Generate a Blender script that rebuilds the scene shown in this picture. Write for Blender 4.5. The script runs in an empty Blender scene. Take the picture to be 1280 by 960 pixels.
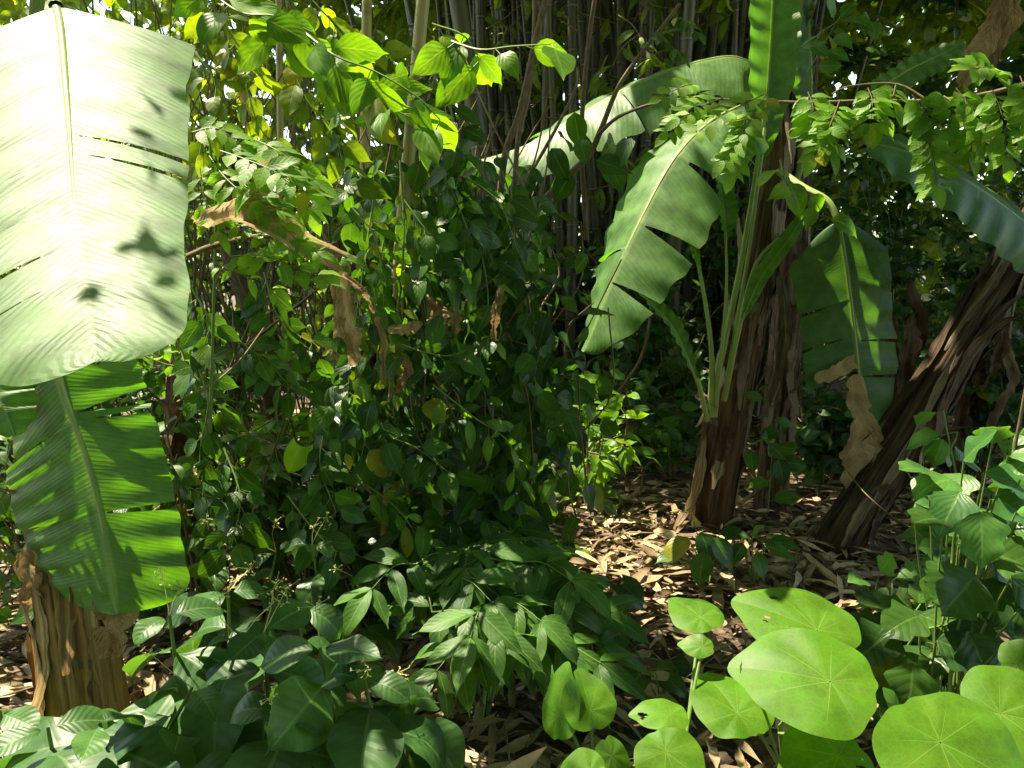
import bpy, math, random
import numpy as np
from mathutils import Vector

rs = np.random.RandomState(11)
random.seed(11)
SC = bpy.context.scene
COL = SC.collection
R = math.radians

# ------------------------------------------------------------------ camera
CAM_H, PITCH, FPX = 1.55, R(8.66), 985.0
cd = bpy.data.cameras.new("camera"); cam = bpy.data.objects.new("camera", cd); COL.objects.link(cam)
cam.location = (0, 0, CAM_H); cam.rotation_euler = (R(90) - PITCH, 0, 0)
cd.sensor_width = 36; cd.lens = FPX / 1280 * 36; cd.clip_start = .05; cd.clip_end = 500
SC.camera = cam
# ------------------------------------------------------------------ sky, sun, exposure
SUN = np.array([-.36, .24, .90]); SUN /= np.linalg.norm(SUN)
W = bpy.data.worlds.new("World"); SC.world = W; W.use_nodes = True
nt = W.node_tree; bg = nt.nodes["Background"]
sky = nt.nodes.new("ShaderNodeTexSky"); sky.sky_type = 'NISHITA'; sky.sun_disc = False
sky.sun_elevation = math.asin(SUN[2]); sky.sun_rotation = math.atan2(SUN[0], SUN[1])
nt.links.new(sky.outputs[0], bg.inputs[0]); bg.inputs[1].default_value = .14
sl = bpy.data.lights.new("sun", 'SUN'); sl.energy = 4; sl.angle = R(.5); sl.color = (1, .97, .91)
so = bpy.data.objects.new("sun", sl); COL.objects.link(so); so.location = (-3, 4, 12)
so.rotation_euler = Vector(SUN).to_track_quat('Z', 'Y').to_euler()
SC.view_settings.view_transform = 'Standard'; SC.view_settings.look = 'None'
SC.view_settings.exposure = 2.05; SC.view_settings.gamma = 1
SC.view_settings.use_curve_mapping = False
SC.view_settings.use_white_balance = True
SC.view_settings.white_balance_temperature = 7900; SC.view_settings.white_balance_tint = 6
SC.render.engine = 'CYCLES'
cy = SC.cycles
cy.max_bounces = 8; cy.diffuse_bounces = 4; cy.glossy_bounces = 2; cy.transmission_bounces = 5
cy.transparent_max_bounces = 4; cy.use_denoising = True; cy.sample_clamp_indirect = 6
cy.caustics_reflective = False; cy.caustics_refractive = False


# ------------------------------------------------------------------ helpers: places
def P(px, py, Y):
    """world point seen at photograph pixel (px, py), at distance Y ahead"""
    x = (px - 640) / FPX; z = (480 - py) / FPX
    dy = math.cos(PITCH) + z * math.sin(PITCH); dz = -math.sin(PITCH) + z * math.cos(PITCH)
    k = Y / dy
    return np.array([x * k, Y, CAM_H + dz * k])

def G(px, py):
    """ground point under pixel"""
    z = (480 - py) / FPX
    dy = math.cos(PITCH) + z * math.sin(PITCH); dz = -math.sin(PITCH) + z * math.cos(PITCH)
    k = -CAM_H / dz
    return np.array([(px - 640) / FPX * k, dy * k, 0.])

def PL(pts):
    return np.array([P(*p) for p in pts])

def spline(pts, n):
    pts = np.asarray(pts, float)
    if len(pts) == 2:
        t = np.linspace(0, 1, n)[:, None]; return pts[0] * (1 - t) + pts[1] * t
    d = np.r_[0, np.cumsum(np.linalg.norm(np.diff(pts, axis=0), axis=1))]
    q = np.vstack([2 * pts[0] - pts[1], pts, 2 * pts[-1] - pts[-2]])
    s = np.linspace(0, d[-1], n); out = np.empty((n, pts.shape[1]))
    for i, x in enumerate(s):
        k = min(max(np.searchsorted(d, x, side='right') - 1, 0), len(pts) - 2)
        t = (x - d[k]) / max(d[k + 1] - d[k], 1e-9)
        a, b, c, e = q[k], q[k + 1], q[k + 2], q[k + 3]
        out[i] = .5 * (2 * b + (c - a) * t + (2 * a - 5 * b + 4 * c - e) * t * t + (3 * b - a - 3 * c + e) * t ** 3)
    return out

def unit(a):
    a = np.asarray(a, float)
    return a / np.maximum(np.linalg.norm(a, axis=-1, keepdims=True), 1e-9)

def wob(x, k=4, f=3., seed=None):
    """smooth 1-D noise, about -1..1"""
    r = np.random.RandomState(seed) if seed is not None else rs
    x = np.asarray(x, float); o = np.zeros_like(x)
    for i in range(k):
        o += np.sin(x * f * (1 + i * .83) + r.uniform(0, 6.28)) / (1 + i * .5)
    return o / 2.2


# ------------------------------------------------------------------ helpers: meshes
class MB:
    def __init__(s): s.V = []; s.F = []; s.U = []; s.T = []; s.n = 0
    def add(s, v, f, uv, t):
        v = np.asarray(v, float)
        s.V.append(v); s.F.append(np.asarray(f, int) + s.n); s.U.append(uv)
        s.T.append(np.full(len(v), t) if np.isscalar(t) else t); s.n += len(v)
    def build(s, name, mat, parent=None, origin=None):
        V = np.concatenate(s.V); F = np.concatenate(s.F); U = np.concatenate(s.U); T = np.concatenate(s.T)
        o_ = np.zeros(3)
        if parent is not None: o_ = np.array(WORLD[parent.name])
        if origin is not None: o_ = np.asarray(origin, float)
        me = bpy.data.meshes.new(name); n, m = len(V), len(F)
        me.vertices.add(n); me.vertices.foreach_set("co", (V - o_).astype(np.float32).ravel())
        me.loops.add(4 * m); me.loops.foreach_set("vertex_index", F.astype(np.int32).ravel())
        me.polygons.add(m); me.polygons.foreach_set("loop_start", np.arange(0, 4 * m, 4, dtype=np.int32))
        me.polygons.foreach_set("use_smooth", np.ones(m, dtype=bool))
        me.update(calc_edges=True)
        uvl = me.uv_layers.new(name="UVMap"); uvl.data.foreach_set("uv", U[F.ravel()].astype(np.float32).ravel())
        at = me.attributes.new("tint", 'FLOAT', 'POINT'); at.data.foreach_set("value", T.astype(np.float32))
        me.materials.append(mat)
        ob = bpy.data.objects.new(name, me); COL.objects.link(ob)
        if parent is not None:
            ob.parent = parent; WORLD[ob.name] = o_
        else:
            ob.location = o_; WORLD[ob.name] = o_
        return ob

WORLD = {}
def tag(o, label, cat=None, group=None, kind=None):
    o["label"] = label
    if cat: o["category"] = cat
    if group: o["group"] = group
    if kind: o["kind"] = kind
    return o

def thing(name, label, cat, base, group=None):
    o = bpy.data.objects.new(name, None); COL.objects.link(o)
    o.location = base; o.empty_display_size = .1; WORLD[o.name] = np.array(base, float)
    return tag(o, label, cat, group)

def tube(mb, pts, r, seg=6, tint=.5, n=None, rough=0.):
    pts = np.asarray(pts, float)
    if n: pts = spline(pts, n)
    k = len(pts)
    r = np.interp(np.linspace(0, 1, k), np.linspace(0, 1, len(np.atleast_1d(r))), np.atleast_1d(r))
    T = unit(np.gradient(pts, axis=0))
    ref = np.array([0, 0, 1.]) if abs(T[:, 2]).mean() < .8 else np.array([1., 0, 0])
    A = unit(np.cross(T, ref)); B = np.cross(T, A)
    th = np.linspace(0, 2 * np.pi, seg + 1)
    rr = r[:, None] * np.ones(seg + 1)
    if rough:
        q = rs.randn(k, seg + 1) * rough; q[:, -1] = q[:, 0]; rr = rr * (1 + q)
    v = pts[:, None] + rr[..., None] * (np.cos(th)[None, :, None] * A[:, None] + np.sin(th)[None, :, None] * B[:, None])
    L = np.r_[0, np.cumsum(np.linalg.norm(np.diff(pts, axis=0), axis=1))]
    uv = np.stack(np.broadcast_arrays(th[None] / 6.2832, L[:, None]), -1)
    mb.add(v.reshape(-1, 3), gridf(k, seg + 1), uv.reshape(-1, 2), tint)

def gridf(a, b):
    i = np.arange((a - 1) * (b)).reshape(a - 1, b)[:, :-1].ravel()
    return np.stack([i, i + 1, i + b + 1, i + b], 1)

# --- leaf templates: x across, y along, z up; length 1
def tpl(prof, W_=.3, nl=6, nh=2, fold=.25, droop=.5, wave=.02, lobe=0., seed=0, twist=0., quilt=0., nv=7):
    r = np.random.RandomState(seed)
    v = np.linspace(0, 1, nl + 1); u = np.linspace(-1, 1, 2 * nh + 1)
    w = W_ * np.maximum(prof(v), .004)
    th = droop * (v - .25) + r.uniform(-.1, .1)
    dl = 1. / nl
    cy_ = np.r_[0, np.cumsum(np.cos((th[1:] + th[:-1]) / 2) * dl)]
    cz = np.r_[0, -np.cumsum(np.sin((th[1:] + th[:-1]) / 2) * dl)]
    X = u[None] * w[:, None]
    lf, rf = fold * r.uniform(.6, 1.3), fold * r.uniform(.6, 1.3)
    Z = np.where(u < 0, lf, rf)[None] * abs(X) * (1 - .35 * abs(u)[None])
    Z = Z + wave * np.sin(v[:, None] * r.uniform(9, 15) + np.sign(u)[None] * 1.3 + r.uniform(0, 6)) * (abs(u)[None] ** 1.5)
    if quilt:
        Z = Z + quilt * abs(np.sin(np.pi * nv * (v[:, None] - .22 * abs(u)[None]))) * np.minimum(1, abs(u)[None] * 3) * (w / w.max())[:, None]
    Y = cy_[:, None] - lobe * (u[None] ** 2) * np.maximum(0, 1 - v[:, None] * 2.5) ** 2
    Z = cz[:, None] + Z
    if twist:
        a = twist * v[:, None]; X, Z = X * np.cos(a) - (Z - cz[:, None]) * np.sin(a), cz[:, None] + X * np.sin(a) + (Z - cz[:, None]) * np.cos(a)
    V = np.stack([X, Y, Z], -1).reshape(-1, 3)
    UV = np.stack(np.broadcast_arrays((u[None] + 1) / 2, v[:, None]), -1).reshape(-1, 2)
    return V, gridf(nl + 1, 2 * nh + 1), UV

def beta(a, b):
    m = (a / (a + b)) ** a * (b / (a + b)) ** b
    return lambda v: np.clip(v, 0, 1) ** a * (1 - np.clip(v, 0, 1)) ** b / m
def acum(a, b, tail=.16, k=.12):
    f = beta(a, b)
    return lambda v: np.maximum(f(np.clip(v / (1 - tail * .6), 0, 1)), k * (1 - v) ** .8 * np.minimum(1, v * 8))
def heartp(v): return np.where(v < .28, .80 + .2 * np.sin(v / .28 * np.pi / 2), np.cos(np.clip((v - .28) / .72, 0, 1) * np.pi / 2) ** .85)
def lobedp(v): return beta(.55, .9)(v) * (1 + .17 * np.cos((v - .30) * 15)) * .9

def fam(prof, k=4, **kw):
    d0 = kw.pop('droop', .5); s0 = kw.pop('seed', 0)
    return [tpl(prof, droop=d0 * (.3 + .55 * i), seed=s0 + i, twist=(-1) ** i * .25, **kw) for i in range(k)]

OV = fam(acum(.62, .95), W_=.27, nl=8, nh=2, seed=3, droop=.6)             # ovate, drip tip
OVF = fam(acum(.62, .95), W_=.27, nl=5, nh=1, seed=13, droop=.6)           # same, coarse
EL = fam(acum(.85, .8, .14, .14), W_=.22, nl=16, nh=4, seed=5, droop=1.0, quilt=.004, wave=.025)  # coffee-like
ELC = fam(acum(.8, .9, .14, .1), W_=.17, nl=10, nh=2, seed=6, droop=.7)    # narrow elliptic
LA = fam(beta(.8, 1.2), W_=.09, nl=6, nh=1, seed=7, droop=.9, fold=.4)     # bamboo / lance
LIT = fam(beta(.6, 1.0), W_=.072, nl=6, nh=1, seed=8, droop=.5, fold=.5, wave=.02)
PN = fam(acum(.7, .8, .1, .1), W_=.25, nl=6, nh=1, seed=9, droop=.35, fold=.3)   # leaflets
HT = fam(heartp, W_=.42, nl=8, nh=3, seed=10, droop=.6, lobe=.22)
LB = fam(lobedp, W_=.40, nl=16, nh=3, seed=12, droop=.6, quilt=.006, wave=.025)
CAN = fam(beta(.7, .9), W_=.20, nl=3, nh=1, seed=15, droop=.4)

def leaves(mb, fam_, pos, dr, nr, L, tint=None, ws=None):
    pos = np.atleast_2d(pos).astype(float); n = len(pos)
    if n == 0: return
    dr = unit(np.broadcast_to(dr, (n, 3))); nr = np.broadcast_to(nr, (n, 3)).astype(float)
    X = np.cross(dr, nr); bad = np.linalg.norm(X, axis=1) < .05
    X[bad] = np.cross(dr[bad], [.3, .9, .2]); X = unit(X); Z = np.cross(X, dr)
    L = np.broadcast_to(L, (n,)).astype(float)
    ws = np.broadcast_to(1. if ws is None else ws, (n,)).astype(float)
    tint = rs.rand(n) if tint is None else np.broadcast_to(tint, (n,))
    pick = rs.randint(len(fam_), size=n)
    for k, (V, F, UV) in enumerate(fam_):
        i = np.where(pick == k)[0]
        if len(i) == 0: continue
        v = pos[i, None] + L[i, None, None] * (V[None, :, 0:1] * ws[i, None, None] * X[i, None] + V[None, :, 1:2] * dr[i, None] + V[None, :, 2:3] * Z[i, None])
        nvt = len(V)
        f = (F[None] + (np.arange(len(i)) * nvt)[:, None, None]).reshape(-1, 4)
        mb.add(v.reshape(-1, 3), f, np.tile(UV, (len(i), 1)), np.repeat(tint[i], nvt))


# ------------------------------------------------------------------ materials
def N(nt, typ, **kw):
    n = nt.nodes.new(typ)
    for k, v in kw.items():
        if k.startswith('i_'):
            n.inputs[int(k[2:])].default_value = v
        else: setattr(n, k, v)
    return n
def math_(nt, op, a, b=None, c=None, clamp=False):
    n = nt.nodes.new('ShaderNodeMath'); n.operation = op; n.use_clamp = clamp
    for i, x in enumerate((a, b, c)):
        if x is None: continue
        if isinstance(x, (int, float)): n.inputs[i].default_value = x
        else: nt.links.new(x, n.inputs[i])
    return n.outputs[0]
def mix_(nt, f, a, b, mode='MIX'):
    n = nt.nodes.new('ShaderNodeMix'); n.data_type = 'RGBA'; n.blend_type = mode
    for i, x in ((0, f), (6, a), (7, b)):
        if isinstance(x, (int, float)): n.inputs[i].default_value = x
        elif isinstance(x, tuple): n.inputs[i].default_value = (*x, 1)
        else: nt.links.new(x, n.inputs[i])
    return n.outputs[2]
def sstep(nt, x, a, b, o0=0., o1=1.):
    n = nt.nodes.new('ShaderNodeMapRange'); n.interpolation_type = 'SMOOTHSTEP'
    nt.links.new(x, n.inputs[0]); n.inputs[1].default_value = a; n.inputs[2].default_value = b
    n.inputs[3].default_value = o0; n.inputs[4].default_value = o1
    return n.outputs[0]
def noise_(nt, vec, scale, detail=3, rough=.55):
    n = nt.nodes.new('ShaderNodeTexNoise'); n.inputs['Scale'].default_value = scale
    n.inputs['Detail'].default_value = detail; n.inputs['Roughness'].default_value = rough
    if vec is not None: nt.links.new(vec, n.inputs['Vector'])
    return n.outputs['Fac']
def new_mat(name):
    m = bpy.data.materials.new(name); m.use_nodes = True; nt = m.node_tree
    p = nt.nodes['Principled BSDF']; return m, nt, p, nt.nodes['Material Output']
def map_(nt, vec, s):
    n = nt.nodes.new('ShaderNodeMapping'); nt.links.new(vec, n.inputs[0]); n.inputs['Scale'].default_value = s
    return n.outputs[0]

def leaf_mat(name, c0, c1, tr=(2.2, 2.2, .7), tfac=.42, rough=.42, veins=8., slant=.25, bump=.35, spec=.3,
             vein_mix=.3, midrib=.6, under=.35, pale=(.22, .32, .09), rot=0., vw=.1, edge=0., bdist=.004, age=True, vj=0.):
    m, nt, p, out = new_mat(name); lk = nt.links.new
    uv = N(nt, 'ShaderNodeUVMap').outputs[0]
    sep = N(nt, 'ShaderNodeSeparateXYZ'); lk(uv, sep.inputs[0])
    a = math_(nt, 'ABSOLUTE', math_(nt, 'MULTIPLY', math_(nt, 'SUBTRACT', sep.outputs[0], .5), 2.))
    t = math_(nt, 'MULTIPLY', math_(nt, 'SUBTRACT', sep.outputs[1], math_(nt, 'MULTIPLY', a, slant)), veins)
    if vj: t = math_(nt, 'ADD', t, math_(nt, 'MULTIPLY', noise_(nt, map_(nt, uv, (.6, 26, 1)), 1., 4), vj))
    tri = math_(nt, 'PINGPONG', t, .5)
    vein = sstep(nt, tri, 0., vw, 1., 0.)
    mid = sstep(nt, a, .02, .085, 1., 0.)
    at = N(nt, 'ShaderNodeAttribute', attribute_name='tint').outputs['Fac']
    col = mix_(nt, at, c0, c1)
    if age: col = mix_(nt, sstep(nt, at, .962, .99, 0., .85), col, (.26, .24, .02))
    geo = N(nt, 'ShaderNodeNewGeometry')
    if age:
        sp = noise_(nt, geo.outputs['Position'], 75., 2)
        big = noise_(nt, geo.outputs['Position'], 3.1, 2)
        col = mix_(nt, math_(nt, 'MULTIPLY', sstep(nt, sp, .67, .72, 0., .8), sstep(nt, big, .5, .62)), col, (.10, .065, .02))
    nz = noise_(nt, geo.outputs['Position'], 14., 4)
    nzf = sstep(nt, nz, .25, .75, .72, 1.25)
    comb = N(nt, 'ShaderNodeCombineXYZ')
    for i in range(3): lk(nzf, comb.inputs[i])
    col = mix_(nt, 1., col, comb.outputs[0], 'MULTIPLY')
    col = mix_(nt, math_(nt, 'MULTIPLY', vein, vein_mix), col, pale)
    col = mix_(nt, math_(nt, 'MULTIPLY', mid, midrib), col, pale)
    if rot or edge:
        nz2 = noise_(nt, geo.outputs['Position'], 22., 3)
        f = sstep(nt, math_(nt, 'ADD', nz2, math_(nt, 'MULTIPLY', math_(nt, 'POWER', a, 14.), edge)), .74 - rot, .80 - rot)
        col = mix_(nt, f, col, (.22, .12, .04))
    under_c = mix_(nt, under, col, (.12, .18, .07))
    colb = mix_(nt, geo.outputs['Backfacing'], col, under_c)
    lk(colb, p.inputs['Base Color']); p.inputs['Specular IOR Level'].default_value = spec
    rg = math_(nt, 'ADD', math_(nt, 'MULTIPLY', nz, .25), rough - .12); lk(rg, p.inputs['Roughness'])
    h = math_(nt, 'ADD', math_(nt, 'MULTIPLY', tri, 1.), math_(nt, 'MULTIPLY', mid, -.4))
    h = math_(nt, 'ADD', h, math_(nt, 'MULTIPLY', nz, .35))
    b = N(nt, 'ShaderNodeBump'); b.inputs['Strength'].default_value = bump; b.inputs['Distance'].default_value = bdist
    lk(h, b.inputs['Height']); lk(b.outputs[0], p.inputs['Normal'])
    tl = N(nt, 'ShaderNodeBsdfTranslucent'); lk(b.outputs[0], tl.inputs['Normal'])
    lk(mix_(nt, 1., col, tr, 'MULTIPLY'), tl.inputs[0])
    mx = N(nt, 'ShaderNodeMixShader'); mx.inputs[0].default_value = tfac
    lk(p.outputs[0], mx.inputs[1]); lk(tl.outputs[0], mx.inputs[2]); lk(mx.outputs[0], out.inputs[0])
    return m

def fibre_mat(name, c0, c1, c2, su=10., sv=1.2, rough=.8, bump=.8, dist=.012, tl=0., fine=3., c2t=(.42, .72)):
    """streaky fibrous surface along V (dry sheaths, bark)"""
    m, nt, p, out = new_mat(name); lk = nt.links.new
    uv = N(nt, 'ShaderNodeUVMap').outputs[0]
    geo = N(nt, 'ShaderNodeNewGeometry')
    v1 = map_(nt, uv, (su, sv, 1)); n1 = noise_(nt, v1, 2., 6, .6)
    v2 = map_(nt, uv, (su * fine, sv * 2.2, 1)); n2 = noise_(nt, v2, 3., 5, .65)
    n3 = noise_(nt, geo.outputs['Position'], 5., 4)
    at = N(nt, 'ShaderNodeAttribute', attribute_name='tint').outputs['Fac']
    col = mix_(nt, sstep(nt, n1, .32, .66), c0, c1)
    col = mix_(nt, sstep(nt, math_(nt, 'ADD', math_(nt, 'MULTIPLY', n2, .7), math_(nt, 'MULTIPLY', at, .3)), *c2t), col, c2)
    col = mix_(nt, sstep(nt, n3, .5, .72, 0., .6), col, c0)
    lk(col, p.inputs['Base Color']); p.inputs['Roughness'].default_value = rough
    p.inputs['Specular IOR Level'].default_value = .25
    h = math_(nt, 'ADD', n1, math_(nt, 'MULTIPLY', n2, .6))
    b = N(nt, 'ShaderNodeBump'); b.inputs['Strength'].default_value = bump; b.inputs['Distance'].default_value = dist
    lk(h, b.inputs['Height']); lk(b.outputs[0], p.inputs['Normal'])
    if tl:
        t = N(nt, 'ShaderNodeBsdfTranslucent'); lk(col, t.inputs[0])
        mx = N(nt, 'ShaderNodeMixShader'); mx.inputs[0].default_value = tl
        lk(p.outputs[0], mx.inputs[1]); lk(t.outputs[0], mx.inputs[2]); lk(mx.outputs[0], out.inputs[0])
    return m

def culm_mat(name, c0, c1, node_len=.38, rough=.45):
    m, nt, p, out = new_mat(name); lk = nt.links.new
    uv = N(nt, 'ShaderNodeUVMap').outputs[0]
    sep = N(nt, 'ShaderNodeSeparateXYZ'); lk(uv, sep.inputs[0])
    geo = N(nt, 'ShaderNodeNewGeometry')
    ring = math_(nt, 'PINGPONG', math_(nt, 'DIVIDE', sep.outputs[1], node_len), .5)
    rm = sstep(nt, ring, .0, .035, 1., 0.)
    dk = sstep(nt, ring, .03, .10, .45, 0.)
    at = N(nt, 'ShaderNodeAttribute', attribute_name='tint').outputs['Fac']
    oi = N(nt, 'ShaderNodeObjectInfo').outputs['Random']
    n1 = noise_(nt, map_(nt, uv, (6, 1.3, 1)), 3., 5, .6); n3 = noise_(nt, geo.outputs['Position'], 3., 4)
    col = mix_(nt, math_(nt, 'ADD', math_(nt, 'MULTIPLY', oi, .6), math_(nt, 'MULTIPLY', n3, .5), clamp=True), c0, c1)
    col = mix_(nt, sstep(nt, n1, .5, .7, 0., .6), col, tuple(x * .45 for x in c0))
    col = mix_(nt, dk, col, tuple(x * .3 for x in c0))
    col = mix_(nt, math_(nt, 'MULTIPLY', rm, .8), col, (.24, .21, .12))
    lk(col, p.inputs['Base Color']); p.inputs['Roughness'].default_value = rough
    b = N(nt, 'ShaderNodeBump'); b.inputs['Strength'].default_value = .5; b.inputs['Distance'].default_value = .006
    lk(math_(nt, 'ADD', rm, math_(nt, 'MULTIPLY', n1, .4)), b.inputs['Height']); lk(b.outputs[0], p.inputs['Normal'])
    return m

def soil_mat():
    m, nt, p, out = new_mat('forest_soil'); lk = nt.links.new
    geo = N(nt, 'ShaderNodeNewGeometry')
    n1 = noise_(nt, geo.outputs['Position'], 2.5, 6); n2 = noise_(nt, geo.outputs['Position'], 40., 4)
    col = mix_(nt, sstep(nt, n1, .3, .7), (.035, .022, .012), (.09, .06, .035))
    col = mix_(nt, sstep(nt, n2, .45, .7), col, (.15, .10, .06))
    lk(col, p.inputs['Base Color']); p.inputs['Roughness'].default_value = .95
    b = N(nt, 'ShaderNodeBump'); b.inputs['Strength'].default_value = .8; b.inputs['Distance'].default_value = .02
    lk(n2, b.inputs['Height']); lk(b.outputs[0], p.inputs['Normal'])
    return m

M = {}
M['vine'] = leaf_mat('vine_leaf_green', (.018, .062, .011), (.058, .150, .020), veins=6, slant=.45, rough=.38, bump=.25, tfac=.38, vein_mix=.16, midrib=.3)
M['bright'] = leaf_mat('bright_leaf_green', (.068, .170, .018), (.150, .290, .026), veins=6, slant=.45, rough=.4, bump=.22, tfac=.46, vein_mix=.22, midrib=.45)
M['coffee'] = leaf_mat('coffee_leaf_green', (.028, .084, .022), (.056, .136, .030), veins=9, slant=.2, rough=.42, bump=.2, tfac=.32, vein_mix=.10, midrib=.5, pale=(.14, .24, .08), bdist=.006, age=False)
M['compound'] = leaf_mat('compound_leaf_green', (.030, .092, .016), (.066, .165, .022), veins=9, rough=.5, bump=.2, tfac=.38, vein_mix=.1, midrib=.4, age=False)
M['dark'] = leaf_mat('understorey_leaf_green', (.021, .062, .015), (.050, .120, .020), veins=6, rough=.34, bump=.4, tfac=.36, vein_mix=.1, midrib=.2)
M['thicket'] = leaf_mat('thicket_leaf_green', (.080, .140, .016), (.200, .270, .024), veins=5, rough=.45, bump=.2, tfac=.5, vein_mix=.1, midrib=.2)
M['pinnate'] = leaf_mat('leaflet_green', (.095, .215, .026), (.175, .320, .036), veins=6, rough=.5, bump=.2, tfac=.5, vein_mix=.12, midrib=.35, tr=(2.2, 2.3, .9))
M['lobed'] = leaf_mat('lobed_leaf_green', (.040, .130, .030), (.080, .200, .040), veins=7, slant=.5, rough=.4, bump=.25, tfac=.4, vein_mix=.16, midrib=.4, age=False)
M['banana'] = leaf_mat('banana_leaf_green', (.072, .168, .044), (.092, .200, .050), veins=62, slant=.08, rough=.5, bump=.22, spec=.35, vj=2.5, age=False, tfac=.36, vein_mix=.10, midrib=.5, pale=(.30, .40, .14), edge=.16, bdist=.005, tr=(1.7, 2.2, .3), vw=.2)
M['banana_dark'] = leaf_mat('shaded_banana_leaf_green', (.044, .112, .040), (.066, .148, .050), veins=90, slant=.05, rough=.45, vj=2., age=False, bump=.14, tfac=.40, vein_mix=.10, midrib=.5, pale=(.22, .32, .12), edge=.18, bdist=.005, tr=(1.9, 2.3, .5), vw=.2)  # darker copy of the banana green; shade is put into the colour
M['canopy'] = leaf_mat('canopy_leaf_green', (.04, .11, .02), (.08, .18, .03), veins=5, tfac=.4, bump=.1)
M['litter'] = leaf_mat('dry_litter_tan', (.09, .056, .028), (.50, .365, .205), tr=(1, .9, .7), veins=14, slant=0, rough=.6, bump=.25, tfac=.12, vein_mix=0, midrib=.15, pale=(.5, .38, .22), under=0., age=False)
M['dead'] = fibre_mat('dry_banana_leaf', (.13, .075, .03), (.44, .28, .11), (.58, .43, .22), su=2., sv=24., tl=.3, bump=.6, fine=2.)
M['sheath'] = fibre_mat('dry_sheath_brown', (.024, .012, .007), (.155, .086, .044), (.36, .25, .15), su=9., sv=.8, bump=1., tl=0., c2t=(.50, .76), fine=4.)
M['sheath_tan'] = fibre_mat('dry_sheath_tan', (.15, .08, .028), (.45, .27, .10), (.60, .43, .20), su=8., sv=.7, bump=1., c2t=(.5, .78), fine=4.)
M['sheath_dark'] = fibre_mat('shaded_sheath_brown', (.018, .010, .006), (.095, .055, .028), (.26, .18, .10), su=9., sv=.8, bump=1., c2t=(.54, .80), fine=4.)  # darkened copy of the sheath brown, with shade mixed into its tones
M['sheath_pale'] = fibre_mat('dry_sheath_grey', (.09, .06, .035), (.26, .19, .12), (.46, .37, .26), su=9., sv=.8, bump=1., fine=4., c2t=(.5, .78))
M['bark'] = fibre_mat('tree_bark', (.03, .020, .012), (.10, .070, .042), (.17, .13, .09), su=6., sv=4., bump=1.)
M['twig'] = fibre_mat('twig_bark', (.07, .05, .025), (.17, .12, .06), (.26, .20, .11), su=2., sv=8., bump=.3, dist=.003)
M['greenstem'] = fibre_mat('green_stem', (.07, .13, .03), (.13, .21, .05), (.20, .28, .08), su=3., sv=3., bump=.2, dist=.002, rough=.5)
M['petiole'] = fibre_mat('banana_petiole', (.17, .24, .06), (.26, .34, .10), (.34, .40, .15), su=3., sv=1.5, bump=.2, dist=.003, rough=.45)
M['culm'] = culm_mat('bamboo_culm_olive', (.020, .019, .006), (.100, .092, .024))
M['culm_pale'] = culm_mat('bamboo_culm_pale', (.25, .21, .045), (.37, .31, .07), node_len=.5)
M['flower'] = leaf_mat('pale_flower', (.45, .42, .2), (.6, .56, .3), veins=1, bump=0., tfac=.3)
M['peltate'] = leaf_mat('peltate_leaf_green', (.058, .175, .010), (.080, .215, .012), veins=0., rough=.5, bump=.25, tfac=.46, vein_mix=0, midrib=0, tr=(1.7, 1.9, .5))
M['soil'] = soil_mat()

# peltate leaf: veins radiate from the stalk (UV: u = angle, v = radius)
def radial_veins(m):
    nt = m.node_tree; lk = nt.links.new
    uv = N(nt, 'ShaderNodeUVMap').outputs[0]
    sep = N(nt, 'ShaderNodeSeparateXYZ'); lk(uv, sep.inputs[0])
    tri = math_(nt, 'PINGPONG', math_(nt, 'ADD', math_(nt, 'MULTIPLY', sep.outputs[0], 9.), math_(nt, 'MULTIPLY', math_(nt, 'SINE', math_(nt, 'MULTIPLY', sep.outputs[0], 18.85)), .22)), .5)
    wd = math_(nt, 'MULTIPLY', tri, sep.outputs[1])
    line = sstep(nt, wd, .002, .013, 1., 0.)
    fade = sstep(nt, sep.outputs[1], .35, .95, 1., .12)
    f = math_(nt, 'MULTIPLY', line, fade)
    tri2 = math_(nt, 'PINGPONG', math_(nt, 'ADD', math_(nt, 'MULTIPLY', sep.outputs[1], 7.), math_(nt, 'MULTIPLY', tri, 1.6)), .5)
    f2 = math_(nt, 'MULTIPLY', sstep(nt, tri2, 0., .05, 1., 0.), .14)
    f = math_(nt, 'MAXIMUM', f, f2)
    vo = N(nt, 'ShaderNodeTexVoronoi', feature='DISTANCE_TO_EDGE'); vo.inputs['Scale'].default_value = 75.; lk(N(nt, 'ShaderNodeNewGeometry').outputs['Position'], vo.inputs['Vector'])
    f = math_(nt, 'MAXIMUM', f, sstep(nt, vo.outputs['Distance'], .0, .12, .20, 0.))
    p = nt.nodes['Principled BSDF']
    geo = N(nt, 'ShaderNodeNewGeometry'); bl = noise_(nt, geo.outputs['Position'], 9., 5, .7)
    src = mix_(nt, sstep(nt, bl, .35, .65, 0., .6), p.inputs['Base Color'].links[0].from_socket, (.095, .20, .012))
    nb = noise_(nt, geo.outputs['Position'], 45., 3); src = mix_(nt, sstep(nt, nb, .66, .74, 0., .7), src, (.13, .10, .03))
    lk(mix_(nt, math_(nt, 'MULTIPLY', f, .42), src, (.30, .44, .10)), p.inputs['Base Color'])
    for n in nt.nodes:
        if n.type == 'BSDF_TRANSLUCENT':
            s = n.inputs[0].links[0].from_socket
            lk(mix_(nt, math_(nt, 'MULTIPLY', f, .4), s, (.5, .62, .12)), n.inputs[0])
radial_veins(M['peltate'])


# ------------------------------------------------------------------ builders of plants
CAMV = np.array([0, 0, CAM_H])

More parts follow.
